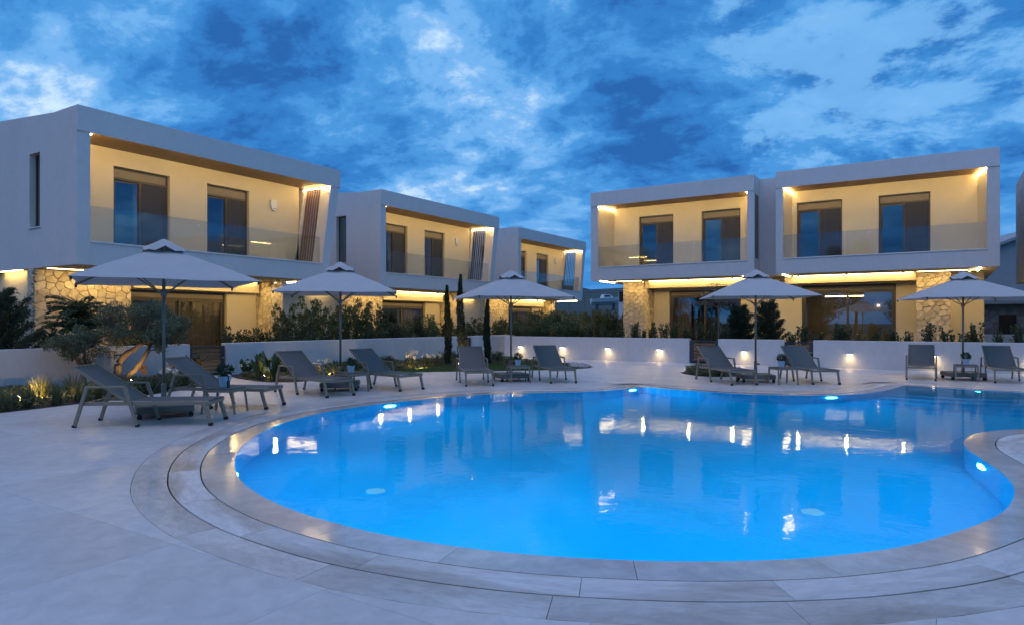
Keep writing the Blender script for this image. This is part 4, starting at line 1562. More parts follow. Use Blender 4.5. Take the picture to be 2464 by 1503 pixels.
def leaf_mesh(name, pos, axis, length, width, mat, flat=0.0, seed=0):
    """one small rhombus per leaf; every leaf has its own tone"""
    r = np.random.default_rng(seed)
    N = len(pos)
    axis = unit(axis)
    rnd = unit(r.normal(size=(N, 3)))
    rnd[:, 2] = rnd[:, 2] * (1 - flat)
    side = unit(np.cross(axis, rnd) + 1e-6)
    nrm = np.cross(side, axis)
    L = (np.full(N, length) if np.isscalar(length) else length) * r.uniform(0.7, 1.25, N)
    Wd = L * width * r.uniform(0.8, 1.2, N)
    p0 = pos
    mid = pos + axis * (L * 0.45)[:, None] + nrm * (L * 0.08)[:, None]
    p1 = mid + side * (Wd / 2)[:, None]
    p3 = mid - side * (Wd / 2)[:, None]
    p2 = pos + axis * L[:, None]
    V = np.stack([p0, p1, p2, p3], 1).reshape(-1, 3)
    me = bpy.data.meshes.new(name)
    me.vertices.add(4 * N)
    me.vertices.foreach_set('co', V.ravel().astype(np.float32))
    me.loops.add(4 * N)
    me.loops.foreach_set('vertex_index', np.arange(4 * N, dtype=np.int32))
    me.polygons.add(N)
    me.polygons.foreach_set('loop_start', np.arange(0, 4 * N, 4, dtype=np.int32))
    me.polygons.foreach_set('loop_total', np.full(N, 4, dtype=np.int32))
    at = me.attributes.new('tone', 'FLOAT', 'FACE')
    at.data.foreach_set('value', r.random(N).astype(np.float32))
    me.update(calc_edges=True)
    me.materials.append(MATS[mat])
    return me


def along(p, q, n, r, jit):
    t = r.random(n)[:, None]
    return np.asarray(p)[None] * (1 - t) + np.asarray(q)[None] * t + r.normal(size=(n, 3)) * jit


# ---- upright hedge shrub
def shrub_mesh(seed, h, rad, stems, leaves, size, mat, low=0.0):
    r = np.random.default_rng(seed)
    P, A = [], []
    tb = MB()
    for k in range(stems):
        a, d = r.uniform(0, 6.28), rad * math.sqrt(r.random()) * 0.75
        hh = h * r.uniform(0.62, 1.0)
        b = np.array([d * 0.35 * math.cos(a), d * 0.35 * math.sin(a), 0])
        t = np.array([d * math.cos(a) * 1.15, d * math.sin(a) * 1.15, hh])
        m = (b + t) / 2 + r.normal(size=3) * 0.03
        tb.tube([b, m, t], [0.012, 0.009, 0.003], 5)
        n = int(leaves / stems)
        tt = low + (1 - low) * r.random(n) ** 0.8
        c = b[None] * (1 - tt)[:, None] + t[None] * tt[:, None]
        ph = r.uniform(0, 6.28, n)
        rr = rad * 0.36 * (1.15 - tt * 0.75) * r.random(n) ** 0.5 * r.uniform(0.7, 1.3)
        c = c + np.stack([np.cos(ph) * rr, np.sin(ph) * rr, r.normal(size=n) * 0.02], 1)
        ax = np.stack([np.cos(ph), np.sin(ph), r.uniform(0.2, 1.3, n)], 1)
        P.append(c)
        A.append(ax)
    return leaf_mesh('foliage', np.concatenate(P), np.concatenate(A), size, 0.5, mat, seed=seed), tb.mesh('stems', 'bark_grey')


HEDGE_SMALL = [shrub_mesh(100 + i, 1.0, 0.30, 6 + i % 3, 760, 0.085, 'leaf_dark', 0.02) for i in range(5)]
def twiggy_mesh(seed, h, rad, stems, leaves, size, mat):
    r = np.random.default_rng(seed)
    P, A = [], []
    tb = MB()
    for k in range(stems):
        a, d = r.uniform(0, 6.28), rad * r.uniform(0.25, 1.0)
        hh = h * r.uniform(0.7, 1.0)
        b = np.array([0.06 * math.cos(a), 0.06 * math.sin(a), 0])
        t = np.array([d * 0.7 * math.cos(a), d * 0.7 * math.sin(a), hh])
        tb.tube([b, (b + t) / 2 + r.normal(size=3) * 0.03, t], [0.011, 0.008, 0.003], 5)
        for q in range(9):
            s = (q + r.random()) / 9
            c = b * (1 - s) + t * s + np.append(r.normal(size=2) * rad * 0.33 * (1.05 - s * 0.7), r.normal() * 0.02)
            cr = rad * r.uniform(0.10, 0.30) * (1.1 - 0.65 * s)
            m = int(leaves / stems / 9 * r.uniform(0.6, 1.4))
            dd = unit(r.normal(size=(m, 3)))
            P.append(c[None] + dd * (cr * r.random(m) ** 0.5)[:, None] * np.array([1, 1, 0.6]))
            A.append(dd + np.array([0, 0, 0.5]))
    return leaf_mesh('foliage', np.concatenate(P), np.concatenate(A), size, 0.42, mat, seed=seed), tb.mesh('stems', 'bark_grey')


HEDGE_TALL = [twiggy_mesh(200 + i, 1.0, 0.46, 7, 3000, 0.055, 'leaf_hedge') for i in range(5)]
HEDGE_WILD = [shrub_mesh(300 + i, 1.0, 0.55, 16, 4200, 0.060, 'leaf_wild' if i % 2 else 'leaf_hedge', 0.0) for i in range(4)]


def put_shrub(lib, i, x, y, z, h, wide, label, group, name='hedge_shrub'):
    e = empty(name, (x, y, z), rng.uniform(0, 6.28))
    tag(e, label, 'shrub', group)
    f, s = lib[i % len(lib)]
    fo = link('foliage', f, e)
    so = link('stems', s, e)
    for q in (fo, so):
        q.scale = (wide, wide, h)
    return e


# row behind the left wall
n_ = 0
for k in range(5):
    put_shrub(HEDGE_SMALL, k, -18.75 - 0.1 * rng.random(), 12.85 + 0.46 * k, 0.18, rng.uniform(1.15, 1.35), 1.0,
              ORD[k] + ' low dark shrub behind the wall, counted right from the left gate', 'low shrubs behind the left wall')
for k in range(9):
    put_shrub(HEDGE_TALL, k, -18.8 - 0.25 * rng.random(), 15.1 + 0.50 * k, 0.18, rng.uniform(1.85, 2.35), 1.25,
              ORD[k] + ' tall airy shrub from the left in the hedge behind the second parasol', 'tall shrubs behind the second parasol')
for k in range(9):
    put_shrub(HEDGE_SMALL if k % 3 else HEDGE_WILD, k, -18.8 - 0.2 * rng.random(), 19.6 + 0.52 * k, 0.18, rng.uniform(1.3, 1.75) if k != 1 else 2.2, 1.15,
              ORD[k] + ' shrub from the left in the row left of the cypresses', 'shrubs left of the cypresses')
for k in range(9):
    put_shrub(HEDGE_TALL if k % 2 else HEDGE_SMALL, k, -18.9 - 0.3 * rng.random(), 24.6 + 0.75 * k, 0.18, rng.uniform(1.35, 1.8), 1.3,
              ORD[k] + ' shrub from the left in the far row behind the cypresses', 'shrubs behind the cypresses')
# loose overgrown hedge in the gap
k = 0
for y, xs, hs in ((26.3, np.arange(-16.3, -12.7, 0.62), (1.1, 1.5)), (27.6, np.arange(-16.2, -14.2, 0.6), (1.35, 1.7)), (29.4, np.arange(-16.3, -14.9, 0.6), (1.4, 1.75)),
                  (33.0, np.arange(-17.2, -14.8, 0.7), (1.4, 1.8)), (37.0, np.arange(-18.0, -14.8, 0.9), (1.45, 1.85))):
    for x in xs:
        put_shrub(HEDGE_WILD, k, x + rng.uniform(-0.12, 0.12), y + rng.uniform(-0.2, 0.2), 0.45, rng.uniform(*hs), 1.25,
                  ORD[k] + ' bush of the overgrown hedge between the two villa rows, near to far', 'overgrown hedge in the gap', 'hedge_bush')
        k += 1
# row of small glossy shrubs behind the right wall
k = 0
for x in np.arange(-12.6, 3.9, 0.47):
    if -6.9 < x < -5.0:
        continue
    put_shrub(HEDGE_SMALL, k * 7 + 3, x + rng.uniform(-0.1, 0.1), 26.0 + rng.uniform(-0.08, 0.08), 0.45, rng.uniform(0.72, 1.2), 0.8,
              ORD[k] + ' small glossy shrub from the left behind the right wall', 'small shrubs behind the right wall')
    k += 1
for k, (x, y, h) in enumerate(((-18.8, 8.15, 1.35), (-18.75, 9.75, 1.2), (-18.8, 10.3, 1.15))):
    put_shrub(HEDGE_SMALL, k + 1, x, y, 0.18, h, 1.2, ORD[k] + ' dark shrub from the left behind the olive tree', 'dark shrubs behind the olive tree')


# ---- conifers with upswept sprays
def conifer_mesh(seed, h, rad, n_br, lean_up=0.9, size=0.065, mat='leaf_conifer'):
    r = np.random.default_rng(seed)
    P, A = [], []
    tb = MB().tube([(0, 0, 0), (0, 0, h * 0.85)], [0.05, 0.012], 6)
    for k in range(n_br):
        t = (k + r.random()) / n_br
        z0 = h * 0.86 * t
        a = k * 2.4 + r.uniform(-0.4, 0.4)
        L = rad * (1.05 - t) ** 0.75 * r.uniform(0.75, 1.2) + 0.12
        out = np.array([math.cos(a), math.sin(a), 0])
        b = np.array([0, 0, z0])
        e = b + out * L + np.array([0, 0, L * lean_up * r.uniform(0.7, 1.2)])
        m = int(160 + 700 * L)
        tt = r.random(m) ** 0.75
        c = b[None] * (1 - tt)[:, None] + e[None] * tt[:, None]
        w = 0.10 * (1 - tt * 0.65)
        c = c + r.normal(size=(m, 3)) * w[:, None] * np.array([1, 1, 0.8])
        d = unit(e - b)
        P.append(c)
        A.append(d[None] + r.normal(size=(m, 3)) * 0.45)
        tb.tube([b, (b + e) / 2, e], [0.012, 0.008, 0.003], 4)
    return leaf_mesh('crown', np.concatenate(P), np.concatenate(A), size, 0.32, mat, seed=seed), tb.mesh('trunk', 'bark_grey')


for k, (x, y, z, h, rad, n_br, lb) in enumerate((
        (-19.25, 7.05, 0.18, 2.25, 0.95, 46, 'dark conifer with upswept branches at the left picture edge'),
        (-6.6, 26.9, 0.45, 1.85, 0.50, 40, 'left one of two dark conifers behind the fourth parasol pole'),
        (-5.55, 26.9, 0.45, 2.05, 0.55, 42, 'right one of two dark conifers behind the fourth parasol pole'))):
    e = empty('conifer', (x, y, z), k)
    tag(e, lb, 'conifer')
    f, s = conifer_mesh(400 + k, h, rad, n_br)
    link('crown', f, e)
    link('trunk', s, e)

# ---- columnar cypresses
for k, (x, y, h, w, lb) in enumerate(((-14.75, 18.9, 2.75, 0.115, 'left one of the twin slender cypresses, the shorter'), (-14.05, 18.75, 3.1, 0.13, 'right one of the twin slender cypresses, the taller'),
                                      (-13.9, 20.15, 2.3, 0.11, 'single slender cypress left of the third parasol pole'))):
    e = empty('cypress', (x, y, 0.0))
    tag(e, lb, 'cypress', 'slender cypresses')
    r = np.random.default_rng(500 + k)
    m = 5200
    t = r.random(m) ** 0.9
    ph = r.uniform(0, 6.28, m)
    prof = w * np.sin(np.pi * np.clip(0.10 + 0.9 * t, 0, 1)) ** 0.5 * (1 - 0.45 * t) * 1.15
    lump = 1 + 0.18 * np.sin(ph * 3 + t * 25) + 0.12 * np.sin(t * 60 + ph)
    rr = prof * lump * (0.55 + 0.45 * r.random(m) ** 0.5)
    P = np.stack([np.cos(ph) * rr + 0.03 * np.sin(t * 5 + k), np.sin(ph) * rr, 0.06 + t * h], 1)
    A = np.stack([np.cos(ph) * 0.5, np.sin(ph) * 0.5, np.ones(m) * 1.3], 1) + r.normal(size=(m, 3)) * 0.25
    link('crown', leaf_mesh('crown', P, A, 0.07, 0.35, 'leaf_cypress', seed=k), e)
    MB().tube([(0, 0, -0.05), (0, 0, h * 0.7)], [0.035, 0.01], 6).build('trunk', 'bark_grey', e)


# ---- olive trees: twisted trunks, clumped crown of small grey leaves
CR = np.array([math.cos(R(32.5)), math.sin(R(32.5)), 0.0])       # direction along which the olive leans
CF = np.array([-math.sin(R(32.5)), math.cos(R(32.5)), 0.0])


def olive(loc, trunks, clumps, leaves, label, seed, size=0.085):
    e = empty('olive_tree', loc)
    tag(e, label, 'tree', 'olive trees in the left bed')
    r = np.random.default_rng(seed)
    tb = MB()
    for pts, r0, r1 in trunks:
        P = [CR * a + CF * b + np.array([0, 0, z]) for a, b, z in pts]
        Q = []
        for i in range(len(P) - 1):          # subdivide with a little gnarl
            for t in np.linspace(0, 1, 5)[:-1]:
                Q.append(P[i] * (1 - t) + P[i + 1] * t + r.normal(size=3) * 0.008)
        Q.append(P[-1])
        rad = [(r0 * (1 - i / (len(Q) - 1)) + r1 * i / (len(Q) - 1)) * (1 + 0.22 * r.normal() * 0.5) for i in range(len(Q))]
        tb.tube(Q, rad, 10)
    P_, A_ = [], []
    for (a, b, z, rad) in clumps:
        c = CR * a + CF * b + np.array([0, 0, z])
        tb.tube([c * 0.55 + np.array(CR * 0.3 + np.array([0, 0, 0.8])) * 0.45 if len(trunks) else c, c], [0.02, 0.006], 5)
        m = int(leaves * rad ** 2)
        d = unit(r.normal(size=(m, 3)))
        rr = rad * r.random(m) ** 0.38
        p = c[None] + d * rr[:, None] * np.array([1.0, 1.0, 0.85])
        P_.append(p)
        A_.append(d + r.normal(size=(m, 3)) * 0.7 + np.array([0, 0, 0.2]))
    link('crown', leaf_mesh('crown', np.concatenate(P_), np.concatenate(A_), size, 0.24, 'leaf_olive', seed=seed), e)
    tb.build('trunk', 'bark', e, smooth=True)


r_ = np.random.default_rng(77)
cl = []
for i in range(46):
    a = r_.uniform(-0.42, 1.45)
    b = r_.uniform(-0.75, 0.75)
    u = (a - 0.5) / 0.98
    top = 2.12 - 0.55 * u * u - 0.35 * b * b
    z = r_.uniform(0.98 + 0.15 * abs(u), top) if top > 1.1 else 1.1
    cl.append((a, b, z, r_.uniform(0.13, 0.24)))
cl += [(-0.35, -0.2, 0.85, 0.14), (-0.25, 0.1, 0.72, 0.10), (0.95, 0.1, 0.88, 0.12), (1.1, -0.2, 1.0, 0.15)]
olive((-17.15, 8.85, 0.0), [([(0, 0, -0.05), (-0.07, 0, 0.25), (-0.06, 0.02, 0.5), (0.1, 0.0, 0.74), (0.38, 0.02, 0.92), (0.62, 0.05, 1.12)], 0.115, 0.045),
                            ([(0.06, 0.03, -0.05), (0.22, 0.05, 0.25), (0.45, 0.08, 0.52), (0.62, 0.08, 0.8), (0.72, 0.1, 1.1)], 0.095, 0.04)],
      cl, 8000, 'olive tree with curved lit trunk in the left bed', 71)
cl2 = []
for i in range(20):
    a, b = r_.uniform(-0.55, 0.42), r_.uniform(-0.4, 0.4)
    cl2.append((a, b, r_.uniform(0.85, 1.45 - 0.5 * abs(a)), r_.uniform(0.11, 0.19)))
cl2 += [(0.15, 0, 0.62, 0.13), (0.2, 0.1, 0.5, 0.12), (-0.2, 0, 0.75, 0.12), (0.32, 0, 0.72, 0.1)]
olive((-17.3, 7.95, 0.0), [([(0.15, 0, -0.05), (0.12, 0, 0.4), (-0.05, 0, 0.75), (-0.2, 0.05, 1.0)], 0.06, 0.03), ([(0.16, 0, 0.4), (0.12, 0.05, 0.8), (0.1, 0.05, 1.1)], 0.035, 0.02)],
      cl2, 8000, 'smaller bushy olive left of the curved olive tree', 72)

# ---- feathery tree with drooping fronds behind the left wall
e = empty('feather_tree', (-19.2, 8.85, 0.18))
tag(e, 'feathery small tree with drooping fronds under the leftmost parasol', 'tree')
r = np.random.default_rng(81)
tb = MB().tube([(0, 0, 0), (0.02, 0.01, 0.9), (-0.02, 0.03, 1.75)], [0.035, 0.028, 0.018], 7)
P, A = [], []
for k in range(38):
    a = k * 2.399 + r.uniform(-0.3, 0.3)
    z0 = r.uniform(1.15, 1.85)
    L = r.uniform(0.6, 1.0)
    el = r.uniform(0.1, 0.75)
    out = np.array([math.cos(a), math.sin(a), 0])
    pts = [np.array([0, 0, z0]) + out * L * t + np.array([0, 0, L * (el * t - 0.38 * t * t)]) for t in np.linspace(0, 1, 7)]
    tb.tube(pts, [0.008] * 6 + [0.003], 4)
    sd = np.cross(out, [0, 0, 1])
    for q in range(6):
        m = 46
        t = r.random(m)[:, None]
        c = pts[q][None] * (1 - t) + pts[q + 1][None] * t
        s = np.where(r.random(m) > 0.5, 1, -1)[:, None]
        off = s * sd[None] * (r.random(m)[:, None] * 0.15 * (1.1 - q / 7))
        P.append(c + off + np.array([0, 0, -0.05]) * r.random(m)[:, None])
        A.append(s * sd[None] * 0.8 + out[None] * 0.6 + np.array([0, 0, -0.6])[None] + r.normal(size=(m, 3)) * 0.25)
link('crown', leaf_mesh('crown', np.concatenate(P), np.concatenate(A), 0.075, 0.34, 'leaf_fern', seed=8), e)
tb.build('trunk', 'bark_grey', e)

# ---- young airy tree before the right villas
e = empty('young_tree', (-7.55, 27.3, 0.45))
tag(e, 'thin young tree with sparse feathery branches before the right villas', 'tree')
r = np.random.default_rng(83)
tb = MB().tube([(0, 0, 0), (0.03, 0, 0.9), (-0.02, 0.02, 1.7), (0.02, 0, 2.3)], [0.045, 0.04, 0.03, 0.018], 8)
P, A = [], []
for k in range(24):
    a = k * 2.399
    z0 = r.uniform(1.45, 2.3)
    L = r.uniform(0.7, 1.25)
    el = r.uniform(0.5, 1.1)
    out = np.array([math.cos(a), math.sin(a), 0])
    pts = [np.array([0, 0, z0]) + out * L * t + np.array([0, 0, L * (el * t - 0.55 * t * t)]) for t in np.linspace(0, 1, 6)]
    tb.tube(pts, [0.012, 0.010, 0.008, 0.006, 0.005, 0.003], 4)
    for q in range(1, 5):
        for s in range(2):
            d = unit((out * 0.6 + np.cross(out, [0, 0, 1]) * (1 if s else -1) * 0.8 + np.array([0, 0, -0.35 + 0.3 * r.random()]))[None])[0]
            m = 20
            t = r.random(m)[:, None]
            P.append(pts[q][None] + d[None] * t * 0.34 + r.normal(size=(m, 3)) * 0.018)
            A.append(d[None] + r.normal(size=(m, 3)) * 0.5)
            tb.tube([pts[q], pts[q] + d * 0.33], [0.004, 0.002], 3)
link('crown', leaf_mesh('crown', np.concatenate(P), np.concatenate(A), 0.06, 0.22, 'leaf_airy', seed=9), e)
tb.build('trunk', 'bark_grey', e)


# ---- bed plants
def tuft_mesh(seed, h, rad, n, mat, width=0.05, droop=0.35):
    """grassy tuft of bent blades, each blade three segments"""
    r = np.random.default_rng(seed)
    vs, fs = [], []
    for k in range(n):
        a = r.uniform(0, 6.28)
        d0 = rad * 0.3 * r.random()
        L = h * r.uniform(0.55, 1.05)
        out = np.array([math.cos(a), math.sin(a), 0])
        sd = np.array([-math.sin(a), math.cos(a), 0]) * L * width * 0.5
        sp = r.uniform(0.15, 1.0) * rad
        o = len(vs)
        for i, t in enumerate((0, 0.4, 0.75, 1.0)):
            c = out * (d0 + sp * t ** 1.6) + np.array([0, 0, L * (t - droop * 0.5 * t * t * (sp / rad))])
            w = (1 - t) * 0.9 + 0.1
            vs += [tuple(c - sd * w), tuple(c + sd * w)]
        fs += [(o, o + 1, o + 3, o + 2), (o + 2, o + 3, o + 5, o + 4), (o + 4, o + 5, o + 7, o + 6)]
    me = bpy.data.meshes.new('blades')
    me.from_pydata(vs, [], fs)
    at = me.attributes.new('tone', 'FLOAT', 'FACE')
    at.data.foreach_set('value', np.repeat(r.random(n), 3).astype(np.float32))
    me.materials.append(MATS[mat])
    return me


TUFTS = [tuft_mesh(600 + i, 0.48, 0.26, 150, 'leaf_grass', 0.035) for i in range(3)]
LOWS = [shrub_mesh(620 + i, 0.36, 0.34, 12, 900, 0.045, 'leaf_wild' if i % 2 else 'leaf_dark', 0.0) for i in range(3)]
SPIKES = [tuft_mesh(640 + i, 0.42, 0.20, 60, 'leaf_olive', 0.03, 0.1) for i in range(2)]


def bloom_mesh(seed, n, rad, z0, z1, size, mat):
    r = np.random.default_rng(seed)
    P, A = [], []
    for k in range(n):
        a, d = r.uniform(0, 6.28), rad * math.sqrt(r.random())
        c = np.array([d * math.cos(a), d * math.sin(a), r.uniform(z0, z1)])
        m = 14
        dd = unit(r.normal(size=(m, 3)))
        P.append(c[None] + dd * size * 0.2)
        A.append(dd)
    return leaf_mesh('blooms', np.concatenate(P), np.concatenate(A), size, 0.6, mat, seed=seed)


BLOOM = {'orange': [bloom_mesh(661 + 7 * i, 1, 0.12, 0.42, 0.58, 0.085, 'petal_orange') for i in range(3)], 'cream': [bloom_mesh(662 + i, 1, 0.22, 0.30, 0.46, 0.06, 'petal_cream') for i in range(7)]}


def bed_plant(name, kind, i, x, y, label, group, s=1.0, bloom=None):
    e = empty(name, (x, y, -0.012), rng.uniform(0, 6.28))
    tag(e, label, 'plant', group)
    if kind == 'tuft':
        link('blades', TUFTS[i % 3], e)
    elif kind == 'spike':
        link('blades', SPIKES[i % 2], e)
    else:
        f, st = LOWS[i % 3]
        link('foliage', f, e)
        link('stems', st, e)
    if bloom:
        for b in BLOOM[bloom]:
            link('flower', b, e)
    e.scale = (s, s, s)
    return e


for k, (x, y, s) in enumerate(((-14.6, 5.1, 1.2), (-14.95, 6.2, 1.3), (-15.2, 6.9, 1.2), (-15.3, 7.6, 1.1), (-13.95, 4.75, 1.1), (-14.0, 5.2, 1.0), (-14.15, 5.65, 1.05), (-14.2, 6.15, 1.0), (-14.35, 6.6, 0.9), (-14.5, 7.05, 0.95), (-14.7, 7.5, 0.8))):
    bed_plant('grass_tuft', 'tuft', k, x, y, ORD[k] + ' grassy tuft from the left along the edge of the left bed', 'grassy tufts in the left bed', s)
for k, (x, y, s, b) in enumerate(((-14.75, 8.2, 1.0, 'orange'), (-14.95, 8.75, 1.15, 'cream'), (-15.4, 9.3, 1.1, 'orange'), (-16.2, 9.7, 1.0, None), (-15.5, 8.2, 0.9, None), (-16.3, 10.3, 1.0, 'orange'))):
    bed_plant('flowering_plant', 'low', k, x, y, ORD[k] + ' leafy bedding plant from the left, under the olive tree', 'bedding plants under the olive', s, b)
k = 0
for y in np.arange(12.9, 23.4, 0.62):
    x = -17.0 + 0.8 * math.sin(y * 1.7) + (1.0 if y > 15 else 0.6)
    kind = ('low', 'spike', 'low', 'spike')[k % 4]
    bed_plant('bed_plant', kind, k, x, y, ORD[k] + ' low bed plant from the left along the middle wall', 'low plants along the middle wall', rng.uniform(0.85, 1.25),
              'cream' if k in (2, 3, 9, 10) else None)
    k += 1
for j, (x, y) in enumerate(((-15.1, 13.2), (-15.0, 14.1), (-15.3, 15.0), (-15.6, 16.4), (-15.4, 17.6), (-15.2, 18.4), (-14.9, 20.9), (-14.6, 21.8))):
    bed_plant('bed_plant', 'low', j + 1, x, y, ORD[j] + ' bed plant from the left in the front row beside the lawn', 'front row plants beside the lawn', rng.uniform(0.8, 1.1), 'cream' if j in (0, 4, 5) else None)
for j, (x, y) in enumerate(((-6.35, 20.35), (-5.9, 19.9), (-5.45, 19.75), (-5.3, 20.4), (-5.9, 20.8), (-6.4, 21.1), (-5.5, 21.3))):
    bed_plant('bed_plant', 'low' if j % 3 else 'spike', j, x, y, ORD[j] + ' low plant from the left in the round bed', 'low plants in the round bed', rng.uniform(0.7, 0.95))


# plants with large paddle leaves: every leaf a part
def paddle(parent, base, ang, L, w, tilt, mat='leaf_broad'):
    out = Vector((math.cos(ang), math.sin(ang), 0))
    sd = Vector((-math.sin(ang), math.cos(ang), 0))
    vs, fs = [], []
    m = 8
    for i in range(m + 1):
        t = i / m
        c = Vector(base) + out * (L * tilt * t ** 1.5) + Vector((0, 0, L * (t - 0.25 * tilt * t * t)))
        hw_ = w * (0.10 if t < 0.3 else math.sin(math.pi * min(1, (t - 0.25) / 0.75)) ** 0.7 + 0.02)
        vs += [c - sd * hw_ + out * 0.02, c - out * 0.02 * math.sin(math.pi * t), c + sd * hw_ + out * 0.02]
    for i in range(m):
        a = 3 * i
        fs += [(a, a + 1, a + 4, a + 3), (a + 1, a + 2, a + 5, a + 4)]
    MB().add(vs, fs).build('leaf', mat, parent, smooth=True)


for j, (x, y, n, h, lb) in enumerate(((-15.6, 11.75, 8, 0.85, 'broad-leaved plant with paddle leaves left of the second parasol loungers'),
                                      (-15.0, 11.70, 8, 0.95, 'broad-leaved plant right beside the other, behind a lounger'),
                                      (-16.9, 12.25, 5, 0.60, 'smaller broad-leaved plant near the left gate'),
                                      (-16.6, 10.45, 7, 0.8, 'broad-leaved plant in front of the left gate, behind the second lounger'))):
    e = empty('broad_leaf_plant', (x, y, -0.012))
    tag(e, lb, 'plant', 'broad-leaved plants near the left gate')
    for k in range(n):
        paddle(e, (0.05 * math.cos(k), 0.05 * math.sin(k * 2), 0), k * 2.4 + rng.uniform(-0.3, 0.3), h * rng.uniform(0.75, 1.05), 0.085, rng.uniform(0.15, 0.6))
    if j in (1, 2):
        for b in BLOOM['cream'][:4]:
            link('flower', b, e)

# lawn between bed and paving
LAWN = [(-14.1, 13.9), (-14.18, 14.6), (-13.98, 15.55), (-13.5, 16.35), (-12.9, 16.95), (-12.2, 17.55), (-11.52, 18.25), (-10.85, 19.05), (-10.4, 19.85), (-10.25, 20.6),
        (-10.6, 21.4), (-11.3, 22.1), (-12.6, 22.6), (-13.6, 21.8), (-14.1, 20.4), (-14.6, 19.2), (-14.9, 17.5), (-15.0, 15.8), (-14.7, 14.3)]
tag(sheet('lawn', LAWN, -0.004, 'turf'), 'mown green lawn strip between bed and paving', 'lawn', kind='stuff')
r = np.random.default_rng(91)
gp = []
while len(gp) < 26000:
    q = r.uniform((-15.1, 13.8), (-10.2, 22.7), size=(4000, 2))
    gp += [p for p in q if inside(LAWN, p[0], p[1])]
gp = np.array(gp[:26000])
gme = leaf_mesh('grass', np.concatenate([gp, np.full((len(gp), 1), -0.004)], 1), np.concatenate([r.normal(size=(len(gp), 2)) * 0.35, np.ones((len(gp), 1))], 1), 0.05, 0.16, 'grass_blade', seed=3)
tag(link('grass', gme), 'short green grass blades of the lawn strip', 'grass', kind='stuff')
# rocks at the tip of the bed
for k, (x, y, s) in enumerate(((-10.45, 20.9, 0.20), (-10.6, 21.35, 0.24), (-10.95, 21.8, 0.22), (-11.4, 22.2, 0.2), (-10.75, 20.95, 0.16), (-11.1, 21.5, 0.2))):
    bm = bmesh.new()
    bmesh.ops.create_icosphere(bm, subdivisions=2, radius=s)
    for v in bm.verts:
        v.co *= 1 + 0.22 * math.sin(v.co.x * 23 + k) * math.cos(v.co.y * 19 + 2 * k)
        v.co.z *= 0.42
    me = bpy.data.meshes.new('rock')
    bm.to_mesh(me)
    bm.free()
    me.materials.append(MATS['rock'])
    o = link('rock', me)
    o.location = (x, y, 0.01)
    tag(o, ORD[k] + ' grey rock at the tip of the middle bed, near to far', 'rock', 'grey rocks at the tip of the bed')


# ---- flower pots on the side tables, bottle
def pot(x, y, z, label, s=1.0):
    e = empty('flower_pot', (x, y, z))
    tag(e, label, 'flower pot', 'small potted plants on the side tables')
    MB().lathe([(0.0, 0.0), (0.062, 0.0), (0.085, 0.13), (0.09, 0.135), (0.09, 0.15), (0.078, 0.15), (0.075, 0.135), (0, 0.134)], (0, 0, 0), 20).build('pot', 'pot_white', e, smooth=False)
    r = np.random.default_rng(int(abs(x * 100)))
    m = 260
    d = unit(r.normal(size=(m, 3)))
    P = d * 0.10 * r.random(m)[:, None] ** 0.4 * np.array([1, 1, 0.85]) + np.array([0, 0, 0.22])
    link('plant', leaf_mesh('plant', P, d + r.normal(size=(m, 3)) * 0.4, 0.05, 0.5, 'leaf_dark', seed=2), e)
    e.scale = (s, s, s)


ZT_ = 0.432
pot(-10.52, 7.20, ZT_, 'white pot with bushy plant on the table between the left loungers', 1.25)
pot(-11.25, 10.88, ZT_, 'white pot with dark plant on the table under the second parasol')
pot(-9.32, 14.92, ZT_, 'white pot with small plant on the table by the third parasol pole')
pot(-3.40, 18.02, ZT_, 'pale blue pot with plant on the table by the fourth parasol pole')
pot(0.56, 21.64, ZT_, 'pale blue pot with round plant on the table under the rightmost parasol')
bt = MB().lathe([(0.0, 0), (0.026, 0), (0.028, 0.01), (0.028, 0.11), (0.012, 0.15), (0.012, 0.19), (0.015, 0.19), (0.015, 0.205), (0, 0.205)], (0, 0, 0), 14).build('bottle', 'bottle_dark', smooth=False)
bt.location = (-10.30, 7.12, ZT_)
tag(bt, 'small dark bottle beside the pot on the left table', 'bottle')


# ---- garden spotlights in the beds
def spike_light(loc, target, energy, label, size=70, big=1.0):
    e = empty('garden_spotlight', loc)
    tag(e, label, 'spotlight', 'garden spotlights in the beds')
    MB().tube([(0, 0, -0.02), (0, 0, 0.08)], 0.012, 6).build('spike', 'gate_metal', e)
    d = (Vector(target) - Vector(loc) - Vector((0, 0, 0.11))).normalized()
    rot = d.to_track_quat('-Z', 'Y').to_euler()
    h = MB().lathe([(0.0, 0.06), (0.03, 0.06), (0.042, 0.0), (0.042, -0.04), (0.036, -0.04), (0.036, -0.02), (0, -0.019)], (0, 0, 0), 14).build('lamp_head', 'gate_metal', e)
    h.location = (0, 0, 0.11)
    h.rotation_euler = rot
    h.scale = (big, big, big)
    MB().lathe([(0, -0.075), (0.022, -0.068), (0.036, -0.05), (0.04, -0.042), (0.034, -0.021), (0, -0.021)], (0, 0, 0), 14).build('lamp_lens', 'lamp_face', h)
    lamp('spot_beam', 'SPOT', h, (0, 0, -0.085), energy, (1.0, 0.62, 0.22), spot=size, blend=0.7, radius=0.02)


